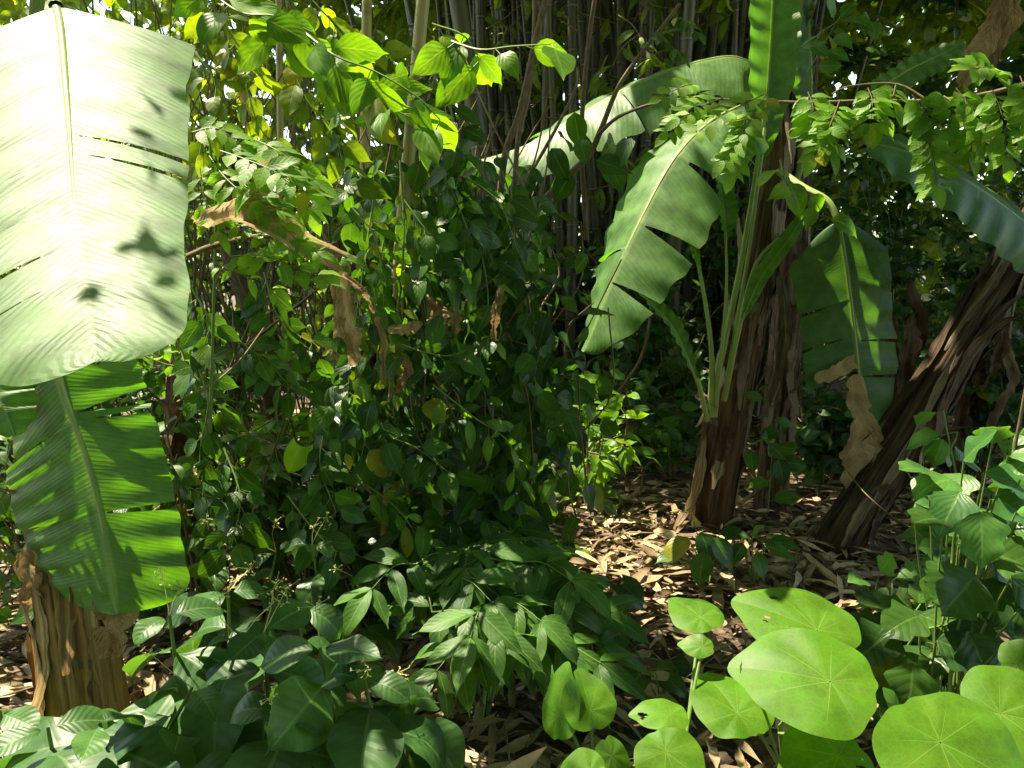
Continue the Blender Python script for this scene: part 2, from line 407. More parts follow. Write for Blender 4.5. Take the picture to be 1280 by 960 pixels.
def banana_leaf(parent, pts, wl, wr, nrm, mat='banana', al=.15, ar=.15, curl=.3, tears=(), nl=70, nh=8, und=.012, shear=.25,
                name='leaf', rib=.011, ribmat='petiole', cut=None, prof=None, tint=None, label=None, seed=1, tiplen=.3, baselen=.10, vein_scale=1., sprof=None, tj=.2):
    r = np.random.RandomState(seed); nl *= 2
    C = spline(pts, nl + 1); v = np.linspace(0, 1, nl + 1)
    T = unit(np.gradient(C, axis=0)); n0 = np.asarray(nrm, float)
    if n0.ndim == 2: n0 = np.stack([np.interp(v, np.linspace(0, 1, len(n0)), n0[:, k]) for k in range(3)], 1)
    S = unit(np.cross(n0, T)); Nn = np.cross(T, S)
    if prof is None:
        w = np.minimum(1, (v / baselen)) ** .55 * np.clip(1 - np.clip((v - (1 - tiplen)) / tiplen, 0, 1) ** 2.2, 0, 1) ** .6
    else: w = prof(v)
    w = np.maximum(w, .004) * (1 + .03 * wob(v, 4, 14, seed))
    mb = MB()
    u = np.linspace(0, 1, nh + 1)
    for side, wm, a0 in ((-1, wl, al), (1, wr, ar)):
        da = np.zeros(nl + 1)
        ts = sorted([t for t in tears if t[0] == side], key=lambda t: t[1])
        for q in ts:
            da[v > q[1]] += r.uniform(-tj, tj)
        ang = (a0 + da * .8)[:, None] + curl * u[None] ** 1.5
        ang = ang + und * 8 * wob(v, 3, 9, seed + 5 + side)[:, None] * u[None]
        du = np.diff(u, prepend=0)
        px = np.cumsum(np.cos(ang) * du[None], 1); pz = np.cumsum(-np.sin(ang) * du[None], 1)
        ww = (w * wm * (sprof(v, side) if sprof else 1))[:, None]
        V = C[:, None] + (side * px * ww)[..., None] * S[:, None] + (pz * ww)[..., None] * Nn[:, None] + (shear * u[None] ** 1.2 * ww)[..., None] * T[:, None]
        V = V + (und * .5 * np.sin(v[:, None] * 60 + 2 * side) * u[None])[..., None] * Nn[:, None]
        F = gridf(nl + 1, nh + 1).reshape(nl, nh, 4)
        keep = np.ones((nl, nh), bool)
        for q in ts:
            i = int(q[1] * nl); keep[i, int(q[2] * nh):] = False
            g_ = (q[3] if len(q) > 3 else .7) * .014; k0 = (i + .5) / nl
            sh = g_ * np.clip(u[None] - q[2], 0, 1) ** .8 * np.exp(-abs(v[:, None] - k0) / .07) * np.sign(v[:, None] - k0)
            V = V + sh[..., None] * T[:, None] - (abs(sh) * r.uniform(-.6, .9))[..., None] * Nn[:, None]
        if cut:
            for q in cut:          # (side, from v, slope over u)
                if q[0] == side: keep &= ~(v[:-1, None] > q[1] + q[2] * u[None, :-1] + .006 * wob(u[None, :-1], 3, 30, seed))
        F = F[keep] if side < 0 else F[keep][:, ::-1]
        uv = np.stack(np.broadcast_arrays(.5 + side * .5 * u[None], v[:, None] * vein_scale), -1).reshape(-1, 2)
        tt = np.repeat(r.rand(nl + 1) * .3 + (.5 if tint is None else tint), nh + 1)
        mb.add(V.reshape(-1, 3), F, uv, np.clip(tt, 0, 1))
    ob = mb.build(name, M[mat], parent)
    if label: ob['label'] = label
    if rib:
        b = MB(); tube(b, C - Nn * rib * .45, np.linspace(rib, rib * .22, 6), 8)
        # child of the leaf: same world origin as its parent
        b.build('midrib', M[ribmat], ob)
    return ob

def petiole(parent, pts, r, mat='petiole', name='petiole', n=24):
    b = MB(); tube(b, spline(pts, n), r, 8); return b.build(name, M[mat], parent)

def pseudostem(parent, pts, r, mat='sheath', seed=0, n=90, seg=72, strips=14, smat=None, sl=(.3, .9), name='pseudostem', sw=(.015, .05), pale=.4):
    rr = np.random.RandomState(seed)
    C = spline(pts, n); t = np.linspace(0, 1, n)
    L = np.r_[0, np.cumsum(np.linalg.norm(np.diff(C, axis=0), axis=1))]
    rad = np.interp(t, np.linspace(0, 1, len(r)), r)
    T = unit(np.gradient(C, axis=0)); A = unit(np.cross(T, [0, 1, .1])); B = np.cross(T, A)
    th = np.linspace(0, 2 * np.pi, seg + 1)
    H = np.zeros((n, seg + 1))
    for k in range(14):     # overlapping sheath edges: steps in radius that wander up the stem
        c = rr.uniform(0, 6.28) + .5 * wob(L, 2, 2.5, seed * 31 + k); x = (th[None] - c[:, None]) % 6.2832
        H += rr.uniform(.04, .16) * np.exp(-x / rr.uniform(.15, .6)) * (wob(L + k, 2, 4, seed + 50 + k)[:, None] * .5 + .7)
    ph = rr.uniform(0, 6.28, 6)
    for k in range(6): H += .016 * np.sin(th[None] * (7 + 5 * k) + ph[k] + L[:, None] * rr.uniform(-2, 2)) * (1 + wob(L, 2, 8, seed + k)[:, None] * .5)
    H[:, -1] = H[:, 0]
    R_ = rad[:, None] * (.9 + H)
    V = C[:, None] + R_[..., None] * (np.cos(th)[None, :, None] * A[:, None] + np.sin(th)[None, :, None] * B[:, None])
    uv = np.stack(np.broadcast_arrays(th[None] / 6.2832, L[:, None]), -1)
    mb = MB(); mb.add(V.reshape(-1, 3), gridf(n, seg + 1), uv.reshape(-1, 2), np.clip(.5 + wob(L, 3, 5, seed + 9) * .5, 0, 1).repeat(seg + 1))
    ob = mb.build(name, M[mat], parent)
    # loose dry sheath strips peeling off the stem
    for k in range(strips):
        b = MB(); ln = rr.uniform(*sl); m = 26
        s0 = rr.uniform(.05, max(.1, L[-1] - ln * .6)); s = np.clip(s0 + np.linspace(0, ln, m), 0, L[-1])
        i = np.interp(s, L, np.arange(n)); i0 = i.astype(int)
        th0 = rr.uniform(.1, 3.0) + .25 * wob(s, 2, 4, seed * 7 + k)      # the side one can see
        wd = rr.uniform(*sw); q = np.linspace(-1, 1, 5)
        x = np.linspace(0, 1, m)
        peel = rr.uniform(.02, .16) * (np.clip(x - .55, 0, 1) / .45) ** 1.8 if rr.rand() < .5 else rr.uniform(.02, .14) * (np.clip(.45 - x, 0, 1) / .45) ** 1.8
        base = rad[i0] * (1.06 + .22 * rr.rand()) + .008 + peel
        wv = wd * (1 - .8 * abs(2 * x - 1) ** 3) * (1 + .35 * wob(x, 4, 12, seed + 70 + k))
        curl = rr.uniform(-.2, .9)
        ang = th0[:, None] + (q[None] * wv[:, None]) / base[:, None]
        ix = np.round((ang % 6.2832) / 6.2832 * seg).astype(int) % seg
        rr_ = R_[i0[:, None], ix] * .5 + R_[i0[:, None], ix[:, 2:3]] * .5 + .008 + peel[:, None] - curl * wv[:, None] * (q[None] ** 2) * .5 * (1 if rr.rand() < .5 else -1)
        V = C[i0][:, None] + rr_[..., None] * (np.cos(ang)[..., None] * A[i0][:, None] + np.sin(ang)[..., None] * B[i0][:, None])
        V[..., 2] -= (peel * .3)[:, None]
        uv = np.stack(np.broadcast_arrays(.5 + q[None] * wd * 2, s[:, None]), -1)
        b.add(V.reshape(-1, 3), gridf(m, 5), uv.reshape(-1, 2), rr.rand())
        b.build('dry_sheath', M['sheath_pale' if rr.rand() < pale else (smat or mat)], parent)
    return ob

def dead_leaf(parent, pts, w, nrm, seed=0, folds=1.1, name='dry_leaf', mat='dead', nl=50, rag=.5, nh=8):
    """a shrivelled, folded, ragged banana leaf"""
    r = np.random.RandomState(seed); nl = int(nl * 2.2)
    C = spline(pts, nl + 1); v = np.linspace(0, 1, nl + 1)
    C = C + np.stack([wob(v, 3, 7, seed + 11 + k) for k in range(3)], 1) * np.max(w) * .12
    T = unit(np.gradient(C, axis=0)); S = unit(np.cross(T, nrm)); Nn = np.cross(S, T)
    q = np.linspace(-1, 1, 2 * nh + 1)
    base = np.interp(v, np.linspace(0, 1, len(w)), w)
    side = []
    for k in (0, 1):
        e = 1 + rag * .6 * wob(v, 4, 13, seed + k) - rag * .7 * np.clip(wob(v, 3, 29, seed + 20 + k) - .25, 0, 1) + .02 * r.randn(nl + 1)
        side.append(base * np.clip(e, .12, 1.7))
    pw = np.where(q[None] < 0, side[0][:, None], side[1][:, None])
    ang = .8 * folds * (wob(q * 1.2, 3, 3.2, seed + 3)[None] + .7 * np.sin(v[:, None] * 7 + q[None] * 2 + seed)) + folds * .35 * wob(v[:, None] * 1 + q[None] * .4, 4, 23, seed + 8)
    dq = 2 / (2 * nh)
    X = np.cumsum(np.cos(ang), 1) * dq; Z = np.cumsum(np.sin(ang), 1) * dq
    X -= X[:, nh:nh + 1]; Z -= Z[:, nh:nh + 1]
    V = C[:, None] + (X * pw)[..., None] * S[:, None] + (Z * pw)[..., None] * Nn[:, None]
    V += (abs(q)[None] * base[:, None] * .45)[..., None] * T[:, None]
    F = gridf(nl + 1, 2 * nh + 1)
    uv = np.stack(np.broadcast_arrays((q[None] + 1) / 2, v[:, None] - .12 * abs(q)[None]), -1)
    mb = MB(); mb.add(V.reshape(-1, 3), F, uv.reshape(-1, 2), np.clip(r.rand() * .6 + .2 + wob(v, 3, 9, seed) * .3, 0, 1).repeat(2 * nh + 1))
    return mb.build(name, M[mat], parent)

def hang(n, down=.6, face=.5, up=.5, spread=1.):
    """directions and normals of leaves that hang from their stalks and turn their faces up and to the light"""
    d = rs.randn(n, 3) * np.array([.75, .5, .35]) * spread; d[:, 2] -= down
    nr = rs.randn(n, 3) * .35 + np.array([0, -face, up])
    return unit(d), nr

def sprig(mbl, mbs, pts, n, L, fam_=None, r=.004, down=.5, face=.5, up=.6, tint=None, stalk=.03, start=.1, spread=1., jit=0., pair=False):
    """leafy twig along a path; leaves alternate (or pair) on short stalks"""
    fam_ = fam_ or OV
    C = spline(pts, 20); tube(mbs, C, [r, r * .4], 5)
    s = np.linspace(start, 1, n); T = unit(np.gradient(C, axis=0))
    i = np.clip((s * 19).astype(int), 0, 19); pos = np.stack([np.interp(s * 19, np.arange(20), C[:, k]) for k in range(3)], 1)
    d, nr = hang(n, down, face, up, spread)
    side = np.where(np.arange(n) % 2 == 0, 1, -1)[:, None]
    X = unit(np.cross(T[i], [0, -.6, .8]))
    d = unit(d * .7 + side * X * .75 + T[i] * .45)
    st = pos + d * stalk + rs.randn(n, 3) * jit
    for a, b_ in zip(pos, st): tube(mbs, np.array([a, (a + b_) / 2, b_]), r * .35, 4)
    leaves(mbl, fam_, st, d, nr, L * rs.uniform(.65, 1.15, n), tint)

def bush(name, label, cat, base, h, spread, nst, nleaf, L, fam_, mat, smat='twig', group=None, lean=(0, 0), zmin=.15, r=.008, down=.35, up=.7, tint=None, face=.35, sub=3, subl=.35, fname='foliage', sname='stem'):
    t = thing(name, label, cat, base, group); ml = MB()
    base = np.array(base, float); pos = []; dirs = []
    for k in range(nst):
        a = rs.uniform(0, 6.28); q = math.sqrt(rs.rand())
        tip = base + np.array([math.cos(a) * spread * q + lean[0], math.sin(a) * spread * q + lean[1], h * rs.uniform(.6, 1.05)])
        b0 = base + np.array([math.cos(a), math.sin(a), 0]) * spread * .08 * q
        mid = (b0 * .5 + tip * .5) + np.array([0, 0, h * .12]) + rs.randn(3) * spread * .12
        C = spline([b0, mid, tip], 16); ms = MB(); tube(ms, C, [r, r * .35], 5)
        lines = [C]
        for j in range(sub):
            p0 = C[rs.randint(5, 15)]; e = p0 + unit(rs.randn(3) + np.array([0, 0, .3])) * subl * rs.uniform(.5, 1.1)
            D = spline([p0, (p0 + e) / 2 + rs.randn(3) * .03, e], 8); tube(ms, D, [r * .5, r * .2], 4); lines.append(D)
        ms.build(sname, M[smat], t)
        for C2 in lines:
            m = max(1, int(nleaf / nst / len(lines))); s = rs.uniform(0.1, 1, m)
            q2 = np.stack([np.interp(s * (len(C2) - 1), np.arange(len(C2)), C2[:, z]) for z in range(3)], 1)
            pos.append(q2); dirs.append(np.repeat((C2[-1] - C2[0])[None], m, 0))
    pos = np.concatenate(pos); dirs = unit(np.concatenate(dirs))
    keep = pos[:, 2] > base[2] + zmin * h; pos, dirs = pos[keep], dirs[keep]; n = len(pos)
    d, nr = hang(n, down, face, up); d = unit(d + dirs * .35)
    leaves(ml, fam_, pos + d * L * .12, d, nr, L * rs.uniform(.55, 1.2, n), tint)
    ml.build(fname, M[mat], t)
    return t

def pinnate(mbl, mbs, pts, npair, L, droop=.3, r=.0018, tint=None, nrm=(0, -.5, .9), ang=.9, fam_=None, term=True):
    C = spline(pts, 16); tube(mbs, C, [r, r * .4], 4); T = unit(np.gradient(C, axis=0))
    s = np.linspace(.14, .97, npair); i = (s * 15).astype(int)
    pos = np.stack([np.interp(s * 15, np.arange(16), C[:, k]) for k in range(3)], 1)
    X = unit(np.cross(T[i], nrm))
    for sd in (-1, 1):
        d = X * sd * ang + T[i] * .55 + rs.randn(npair, 3) * .12; d[:, 2] -= droop
        leaves(mbl, fam_ or PN, pos + unit(d) * .004, d, np.array(nrm) + rs.randn(npair, 3) * .22, L * rs.uniform(.8, 1.12, npair) * (1 - .25 * abs(s - .5)), tint)
    if term: leaves(mbl, fam_ or PN, C[-1:], T[-1:] + np.array([[0, 0, -droop * .5]]), np.array([nrm]), L, tint)

def peltate(parent, c, rx, nrm, tip, node, seed=0, holes=(), tint=.5, fold=.12, off=.22, aspect=1., label=None):
    """round shield-shaped leaf: stalk joins inside the rim, drawn-out tip"""
    r = np.random.RandomState(seed); c = np.asarray(c, float)
    Z = unit(nrm); Y = np.asarray(tip, float); Y = unit(Y - Z * np.dot(Y, Z)); X = np.cross(Y, Z)
    na, nr = 97, 15
    th = np.linspace(0, 2 * np.pi, na); rad = np.linspace(.012, 1, nr)
    # outline: near circle around a point ahead of the stalk, with a short pointed tip
    rim = 1 + off * np.cos(th) + .10 * np.cos(th) ** 3 + .20 * np.exp(-(np.minimum(th, 6.2832 - th) / .24) ** 2) - .05 * np.exp(-((th - np.pi) / .22) ** 2)
    rim = rim + .02 * np.sin(th * 2 + r.uniform(0, 6)) + .02 * np.sin(th * 3 + r.uniform(0, 6)) + .018 * np.sin(th * 5 + r.uniform(0, 6)) + .010 * np.sin(th * 9 + 1)
    rr = rad[:, None] * rim[None]
    x = rr * np.sin(th)[None] * aspect; y = rr * np.cos(th)[None]
    z = -fold * rr ** 2 + .035 * rad[:, None] ** 2 * np.sin(th * 3 + r.uniform(0, 6))[None] + .02 * rad[:, None] ** 1.5 * np.sin(th * 7 + r.uniform(0, 6))[None]
    z = z + .014 * abs(np.sin(th * 4.5))[None] * rad[:, None] * (1 - rad[:, None]) * 2
    z = z + fold * 1.2 * (abs(x)) * .6
    V = c + rx * (x[..., None] * X + y[..., None] * Y + z[..., None] * Z)
    F = gridf(nr, na).reshape(nr - 1, na - 1, 4); keep = np.ones((nr - 1, na - 1), bool)
    for (ha, hr, hs) in holes:
        cx, cyy = hr * math.sin(ha), hr * math.cos(ha)
        xm = (x[:-1, :-1] + x[1:, 1:]) / 2 - cx; ym = (y[:-1, :-1] + y[1:, 1:]) / 2 - cyy
        keep &= np.hypot(xm, ym * 1.3) > hs * (1 + .35 * np.sin(3 * np.arctan2(ym, xm) + ha * 9))
    uv = np.stack(np.broadcast_arrays(th[None] / 6.2832, rad[:, None]), -1)
    mb = MB(); mb.add(V.reshape(-1, 3), F[keep], uv.reshape(-1, 2), tint)
    ob = mb.build('leaf', M['peltate'], parent)
    if label: ob['label'] = label
    b = MB(); e = c - Z * .006; node = np.asarray(node, float)
    tube(b, spline([node, node * .45 + e * .55 + np.array([0, 0, .02]), e], 12), [.0045, .003], 6)
    b.build('leaf_stalk', M['greenstem'], ob)
    return ob


# ================================================================== THE GROUND
gx = np.sign(np.linspace(-1, 1, 121)) * (abs(np.linspace(-1, 1, 121)) ** 3 * 190 + abs(np.linspace(-1, 1, 121)) * 10)
X, Y = np.meshgrid(gx, gx + 5)
near = np.exp(-((X / 9) ** 2 + ((Y - 5) / 9) ** 2))
Zg = .03 * near * (np.sin(X * 2.1 + Y) + np.sin(Y * 2.7 - X * .6)) - .03
mb = MB(); mb.add(np.stack([X, Y, Zg], -1).reshape(-1, 3), gridf(121, 121), np.stack([X, Y], -1).reshape(-1, 2), .5)
g = mb.build('ground', M['soil'], origin=(0, 0, 0)); tag(g, 'dark bare forest soil under the dry leaves', kind='structure')

# leaf litter of dry bamboo leaves
mb = MB()
n = 19000
xy = np.stack([rs.uniform(-3.2, 4.4, n), 1.6 + 6.6 * rs.rand(n) ** 1.25], 1)
dens = .35 + .65 * (np.sin(xy[:, 0] * 3 + xy[:, 1]) + np.sin(xy[:, 1] * 2.3 - xy[:, 0]) + 2) / 4
xy = xy[rs.rand(n) < dens]; n = len(xy)
a = rs.uniform(0, 6.28, n); tilt = rs.randn(n) * .16
pos = np.c_[xy, .0 + .055 * rs.rand(n) ** 1.3]
d = np.c_[np.cos(a), np.sin(a), tilt]
leaves(mb, LIT, pos, d, np.array([0, 0, 1]) + rs.randn(n, 3) * np.array([.4, .4, .15]), rs.uniform(.10, .31, n), rs.rand(n) ** .9, rs.uniform(.6, 1.35, n))
o = mb.build('leaf_litter', M['litter'], origin=(0, 0, 0)); tag(o, 'carpet of dry tan bamboo leaves on the ground', kind='stuff')
mb = MB()
for k in range(240):
    p = np.array([rs.uniform(-2, 4), rs.uniform(2, 7.5), .05]); a = rs.uniform(0, 6.28); L = rs.uniform(.1, .5)
    e = p + np.array([math.cos(a), math.sin(a), rs.uniform(-.05, .12)]) * L
    tube(mb, spline([p, (p + e) / 2 + rs.randn(3) * .02, e], 6), [rs.uniform(.002, .006), .0015], 4, rs.rand())
o = mb.build('fallen_twigs', M['twig'], origin=(0, 0, 0)); tag(o, 'thin dry twigs scattered on the leaf litter', kind='stuff')

# ================================================================== CANOPY OVERHEAD (added outside the frame to shade the place)
n = 40000
pos = np.c_[rs.uniform(-9, 9, n), rs.uniform(-6, 17, n), rs.uniform(5.4, 8.0, n)]; aa = rs.uniform(0, 6.28, n); cdir = np.c_[np.cos(aa), np.sin(aa), rs.uniform(-.6, .1, n)]; cl = rs.uniform(.28, .52, n); mid_ = pos + unit(cdir) * cl[:, None] * .5
low = pos - SUN * ((pos[:, 2] - 1.0) / SUN[2])[:, None]          # where its shadow falls at 1 m
keep = np.ones(n, bool)
sunny_left = (low[:, 0] < -1.2 - .10 * (low[:, 1] - 3)) & (low[:, 1] > 2.5)
keep &= ~(sunny_left & (rs.rand(n) < .88))
keep &= ~((low[:, 1] > 9.5) & (low[:, 0] < -1.5) & (rs.rand(n) < .6))
HOLES = [(P(30, 250, 1.8), .50, 1.), (P(100, 400, 1.55), .25, 1.), (P(110, 620, 2.1), .45, 1.), (P(1000, 840, 1.55), .34, 1.), (P(1200, 910, 1.4), .34, 1.),  # gaps cut in the canopy along the sun direction to light chosen spots
         (P(840, 890, 1.6), .20, 1.), (P(730, 890, 1.6), .16, 1.), (G(778, 722), .36, 1.), (G(850, 760), .10, 1.), (P(625, 205, 3.9), .22, 1.), (P(690, 175, 4.), .20, .85), (P(760, 140, 4.2), .18, .8), (P(830, 110, 4.3), .15, .6),
         (P(755, 370, 3.8), .22, 1.), (P(738, 415, 3.75), .2, 1.), (P(790, 300, 4.1), .12, .8), (P(480, 120, 2.1), .30, .95), (P(350, 50, 2.2), .28, 1.), (P(745, 570, 4.6), .16, 1.),
         (P(455, 835, 1.7), .07, 1.), (P(320, 345, 2.3), .14, 1.), (P(560, 455, 2.8), .07, 1.), (P(920, 690, 4.0), .14, .9), (P(650, 85, 2.3), .16, 1.),
         (G(640, 600), .15, .9), (G(985, 590), .2, .9), (P(1220, 620, 2.3), .18, .7), (G(840, 650), .08, 1.), (P(700, 450, 5.), .12, 1), (P(500, 230, 2.9), .12, .8),
         (P(1230, 130, 2.3), .18, .9), (P(1120, 140, 2.3), .15, .9), (P(900, 150, 2.4), .2, .8), (P(960, 60, 4.4), .25, 1.), (P(1040, 60, 4.4), .2, .8), (P(330, 200, 2.6), .28, .9), (G(1000, 730), .08, 1.), (G(655, 915), .16, .9), (G(690, 860), .08, 1.), (P(90, 850, 2.15), .40, 1.)]
for c, r_, pr in HOLES:
    q = mid_ - c; dist = np.linalg.norm(q - (q @ SUN)[:, None] * SUN, axis=1)
    keep &= ~((dist < r_ + cl * .38) & (rs.rand(n) < pr))
pos = pos[keep]; n = len(pos)
mb = MB()
leaves(mb, CAN, pos, cdir[keep], np.array([0, 0, 1]) + rs.randn(n, 3) * .35, cl[keep])
o = mb.build('shade_canopy', M['canopy'], origin=(0, 8, 6)); tag(o, 'unseen leaf canopy added high overhead for shade, with gaps cut for the sun', kind='stuff')

# ================================================================== FAR FOLIAGE
mb = MB()
n = 34000
px_ = rs.uniform(-11, 14, n); yy = rs.uniform(11.0, 14.5, n); zz = rs.uniform(0, 8.5, n)
den = .55 + .45 * np.sin(px_ * 1.3 + zz * .9) * np.sin(zz * 1.4 - px_ * .7)
den = np.where(px_ < -2.2, den * 1.05, 1.)
k = rs.rand(n) < den; pos = np.c_[px_, yy, zz][k]; n = len(pos)
d, nr = hang(n, .5, .5, .6); leaves(mb, OVF, pos, d, nr, rs.uniform(.20, .42, n))
o = mb.build('far_thicket', M['thicket'], origin=(0, 12, 0)); tag(o, 'wall of leafy forest growing far behind the bamboo', kind='stuff')

mb = MB(); n = 9000  # unseen leaves added behind the camera to hold back sky fill
pos = np.c_[rs.uniform(-9, 9, n), rs.uniform(-6.5, -4.5, n), rs.uniform(0, 7, n)]; d, nr = hang(n, .5, -.5, .6); leaves(mb, OVF, pos, d, nr, rs.uniform(.2, .42, n))
o = mb.build('unseen_thicket', M['thicket'], origin=(0, -5, 0)); tag(o, 'unseen leaf mass added behind the camera to cut the sky light', kind='stuff')

# shrubs of the understorey, from the far ones to the near ones
BG = [  # px, Y, height, spread, stems, leaves, leaf length, family, material, label
    (250, 7.4, 4.6, 1.2, 9, 2100, 0.123, OVF, 'thicket', 'tall sunlit yellow green shrub at the far left beyond the big banana leaf'),
    (330, 6.4, 4.2, 1.1, 9, 1819, 0.107, OVF, 'thicket', 'yellow green shrub behind the slanting pale bamboo culm'),
    (420, 7.0, 4.4, 1.1, 9, 1819, 0.115, OVF, 'thicket', 'yellow green shrub behind the vine covered pole'),
    (30, 6.0, 2.6, 1.3, 9, 1260, 0.115, OVF, 'thicket', 'sunny shrub seen under the torn banana leaf at the left edge'),
    (70, 3.2, .8, .5, 8, 336, 0.098, OV, 'vine', 'low green shrub on the ground between the tan banana stem and the left edge'),
    (160, 3.0, .8, .45, 8, 364, 0.098, OV, 'vine', 'low green shrub right behind the foot of the tan banana stem'),
    (250, 3.1, 1.0, .45, 8, 420, 0.098, OV, 'vine', 'low green shrub in front of the pale papery dead banana stem'),
    (330, 3.6, 1.5, .5, 8, 503, 0.098, OV, 'bright', 'lighter green shrub in the sun flecks before the slanting trunk'),
    (20, 3.6, 1.1, .5, 8, 364, 0.107, OV, 'vine', 'low dark shrub behind the tan banana stem at the left edge'),
    (215, 3.9, 1.3, .5, 8, 588, 0.107, OV, 'vine', 'shrub behind the pale papery dead banana stem'),
    (60, 4.6, 2.0, .9, 8, 700, 0.115, OV, 'vine', 'mid green shrub farther back behind the tan banana stem'),
    (745, 5.9, 0.90, .5, 9, 380, .12, OV, 'dark', 'low dark shrub at the back of the litter left of the upright banana stem'),
    (850, 6.1, 1.00, .5, 9, 380, .12, OV, 'dark', 'low dark shrub at the back of the litter right behind the upright banana stem'),
    (1010, 5.6, 0.90, .5, 9, 380, .12, OV, 'dark', 'low dark shrub between the second banana stem and the leaning one'),
    (1120, 5.5, 1.20, .5, 9, 380, .12, OV, 'dark', 'low dark shrub behind the middle of the leaning banana stem'),
    (1215, 5.2, 1.50, .5, 9, 380, .12, OV, 'dark', 'dark shrub behind the upper end of the leaning banana stem'),
    (1290, 4.9, 1.60, .5, 9, 380, .12, OV, 'dark', 'dark shrub at the right edge behind the lobed leaves'),
    (300, 5.0, 2.4, .8, 7, 979, 0.098, OV, 'vine', 'mid green shrub beside the dark slanting trunk'),
    (400, 4.9, 2.0, .8, 7, 840, 0.098, OV, 'vine', 'low green shrub behind the curled pale leaf'),
    (560, 6.6, 2.3, 1.0, 8, 1120, 0.123, OVF, 'dark', 'dark shrub behind the vine covered banana stump'),
    (700, 7.3, 2.0, .9, 8, 1120, 0.123, OVF, 'dark', 'dark glossy shrub at the foot of the bamboo clump'),
    (790, 6.7, 1.7, .9, 9, 1400, 0.098, OVF, 'dark', 'dark small leaved shrub left of the upright banana stem'),
    (860, 7.6, 2.4, .9, 9, 1400, 0.107, OVF, 'dark', 'dark small leaved shrub straight behind the upright banana stem'),
    (1000, 6.9, 2.0, 1.0, 8, 1260, 0.123, OVF, 'dark', 'dark shrub behind the hanging banana leaf with the withered tip'),
    (1150, 6.6, 2.6, 1.0, 9, 1400, 0.131, OVF, 'dark', 'dark shrub behind the leaning banana stem'),
    (1270, 6.0, 2.9, 1.0, 9, 1400, 0.123, OVF, 'dark', 'dark shrub to the right of the leaning banana stem'),
    (1100, 8.6, 5.0, 1.6, 10, 2100, 0.164, OVF, 'dark', 'tall shadowy tree shrub at the upper right behind the leaflet branches'),
    (1290, 7.6, 4.8, 1.3, 10, 1819, 0.148, OVF, 'dark', 'tall shadowy shrub behind the dry hanging leaf at the upper right corner'),
    (940, 9.6, 4.6, 1.2, 9, 1260, 0.148, OVF, 'dark', 'tall dark shrub behind the right edge of the bamboo clump'),
]
for (px, Y_, h, sp, nst, nl_, L, fm, mt, lab) in BG:
    b = P(px, 600, Y_); bush('understorey_shrub', lab, 'shrub', (b[0], Y_, 0), h, sp, nst, nl_, L, fm, mt, sub=4, subl=.5)

# ================================================================== BAMBOO CLUMP
base_culms = []
def make_culm(k):
    z = np.linspace(0, 7.5, 60); bow = rs.uniform(.1, .5); a = rs.uniform(0, 6.28)
    C = np.c_[np.cos(a) * bow * (z / 7.5) ** 2, np.sin(a) * bow * (z / 7.5) ** 2, z]
    mb = MB(); r = np.interp(z, [0, 7.5], [.055, .03]) * (1 + .09 * np.exp(-((z % .38 - .19) / .012) ** 2 * 0 - (np.minimum(z % .38, .38 - z % .38) / .015) ** 2))
    tube(mb, C, r, 9); o = mb.build('bamboo_culm', M['culm'], origin=(0, 0, 0))
    return tag(o, 'olive brown bamboo culm standing in the dense clump behind the banana plants', 'bamboo', 'bamboo culms in the clump')
protos = [make_culm(k) for k in range(5)]
nc = 150
for k in range(nc):
    o = protos[k] if k < 5 else protos[k % 5].copy()
    if k >= 5: COL.objects.link(o)
    u = rs.rand()
    px = 585 + 370 * u + rs.randn() * 14; Y_ = rs.uniform(7.6, 9.8)
    b = P(px, 400, Y_); fan = (px - 760) / 200
    o.location = (b[0], Y_, 0); o.rotation_euler = (rs.randn() * .05, fan * .07 + rs.randn() * .095, rs.uniform(0, 6.28) * 0)
    s = rs.uniform(.42, 1.0); o.scale = (s, s, 1)
for k, (px, Y_, tilt, sc, lab) in enumerate([(845, 7.2, -.06, 1.2, 'thick grey bamboo culm in front of the clump, behind the arched banana leaf'),
                                             (712, 7.2, .05, 1.0, 'smooth dark bamboo culm in front of the clump, behind the forked saplings'),
                                             (925, 7.3, .16, 1.3, 'leaning dead bamboo culm at the right side of the clump')]):
    o = protos[k].copy(); COL.objects.link(o); b = P(px, 300, Y_); o.location = (b[0], Y_, 0); o.rotation_euler = (0, tilt, 1); o.scale = (sc, sc, 1); tag(o, lab, 'bamboo', 'bamboo culms in the clump')
# thin side branches and leaves of the clump
mb, ml = MB(), MB()
for k in range(260):
    px = rs.uniform(570, 960); Y_ = rs.uniform(7.0, 9.0); p = P(px, rs.uniform(-40, 430), Y_)
    e = p + np.array([rs.uniform(-.6, .6), rs.uniform(-.3, .2), rs.uniform(-.5, .6)])
    C = spline([p, (p + e) / 2 + rs.randn(3) * .08, e], 8); tube(mb, C, [.008, .003], 4, rs.rand())
    if rs.rand() < .6:
        d, nr = hang(7, .7, .4, .5); leaves(ml, LA, C[rs.randint(2, 8, 7)], d, nr, rs.uniform(.12, .28, 7), None, 1.5)
tag(mb.build('bamboo_twigs', M['twig'], origin=(1, 8, 0)), 'tangle of thin dry side branches in the bamboo clump', kind='stuff'); tag(ml.build('bamboo_leaves', M['thicket'], origin=(1, 8, 0)), 'narrow leaves hanging in the bamboo clump', kind='stuff')

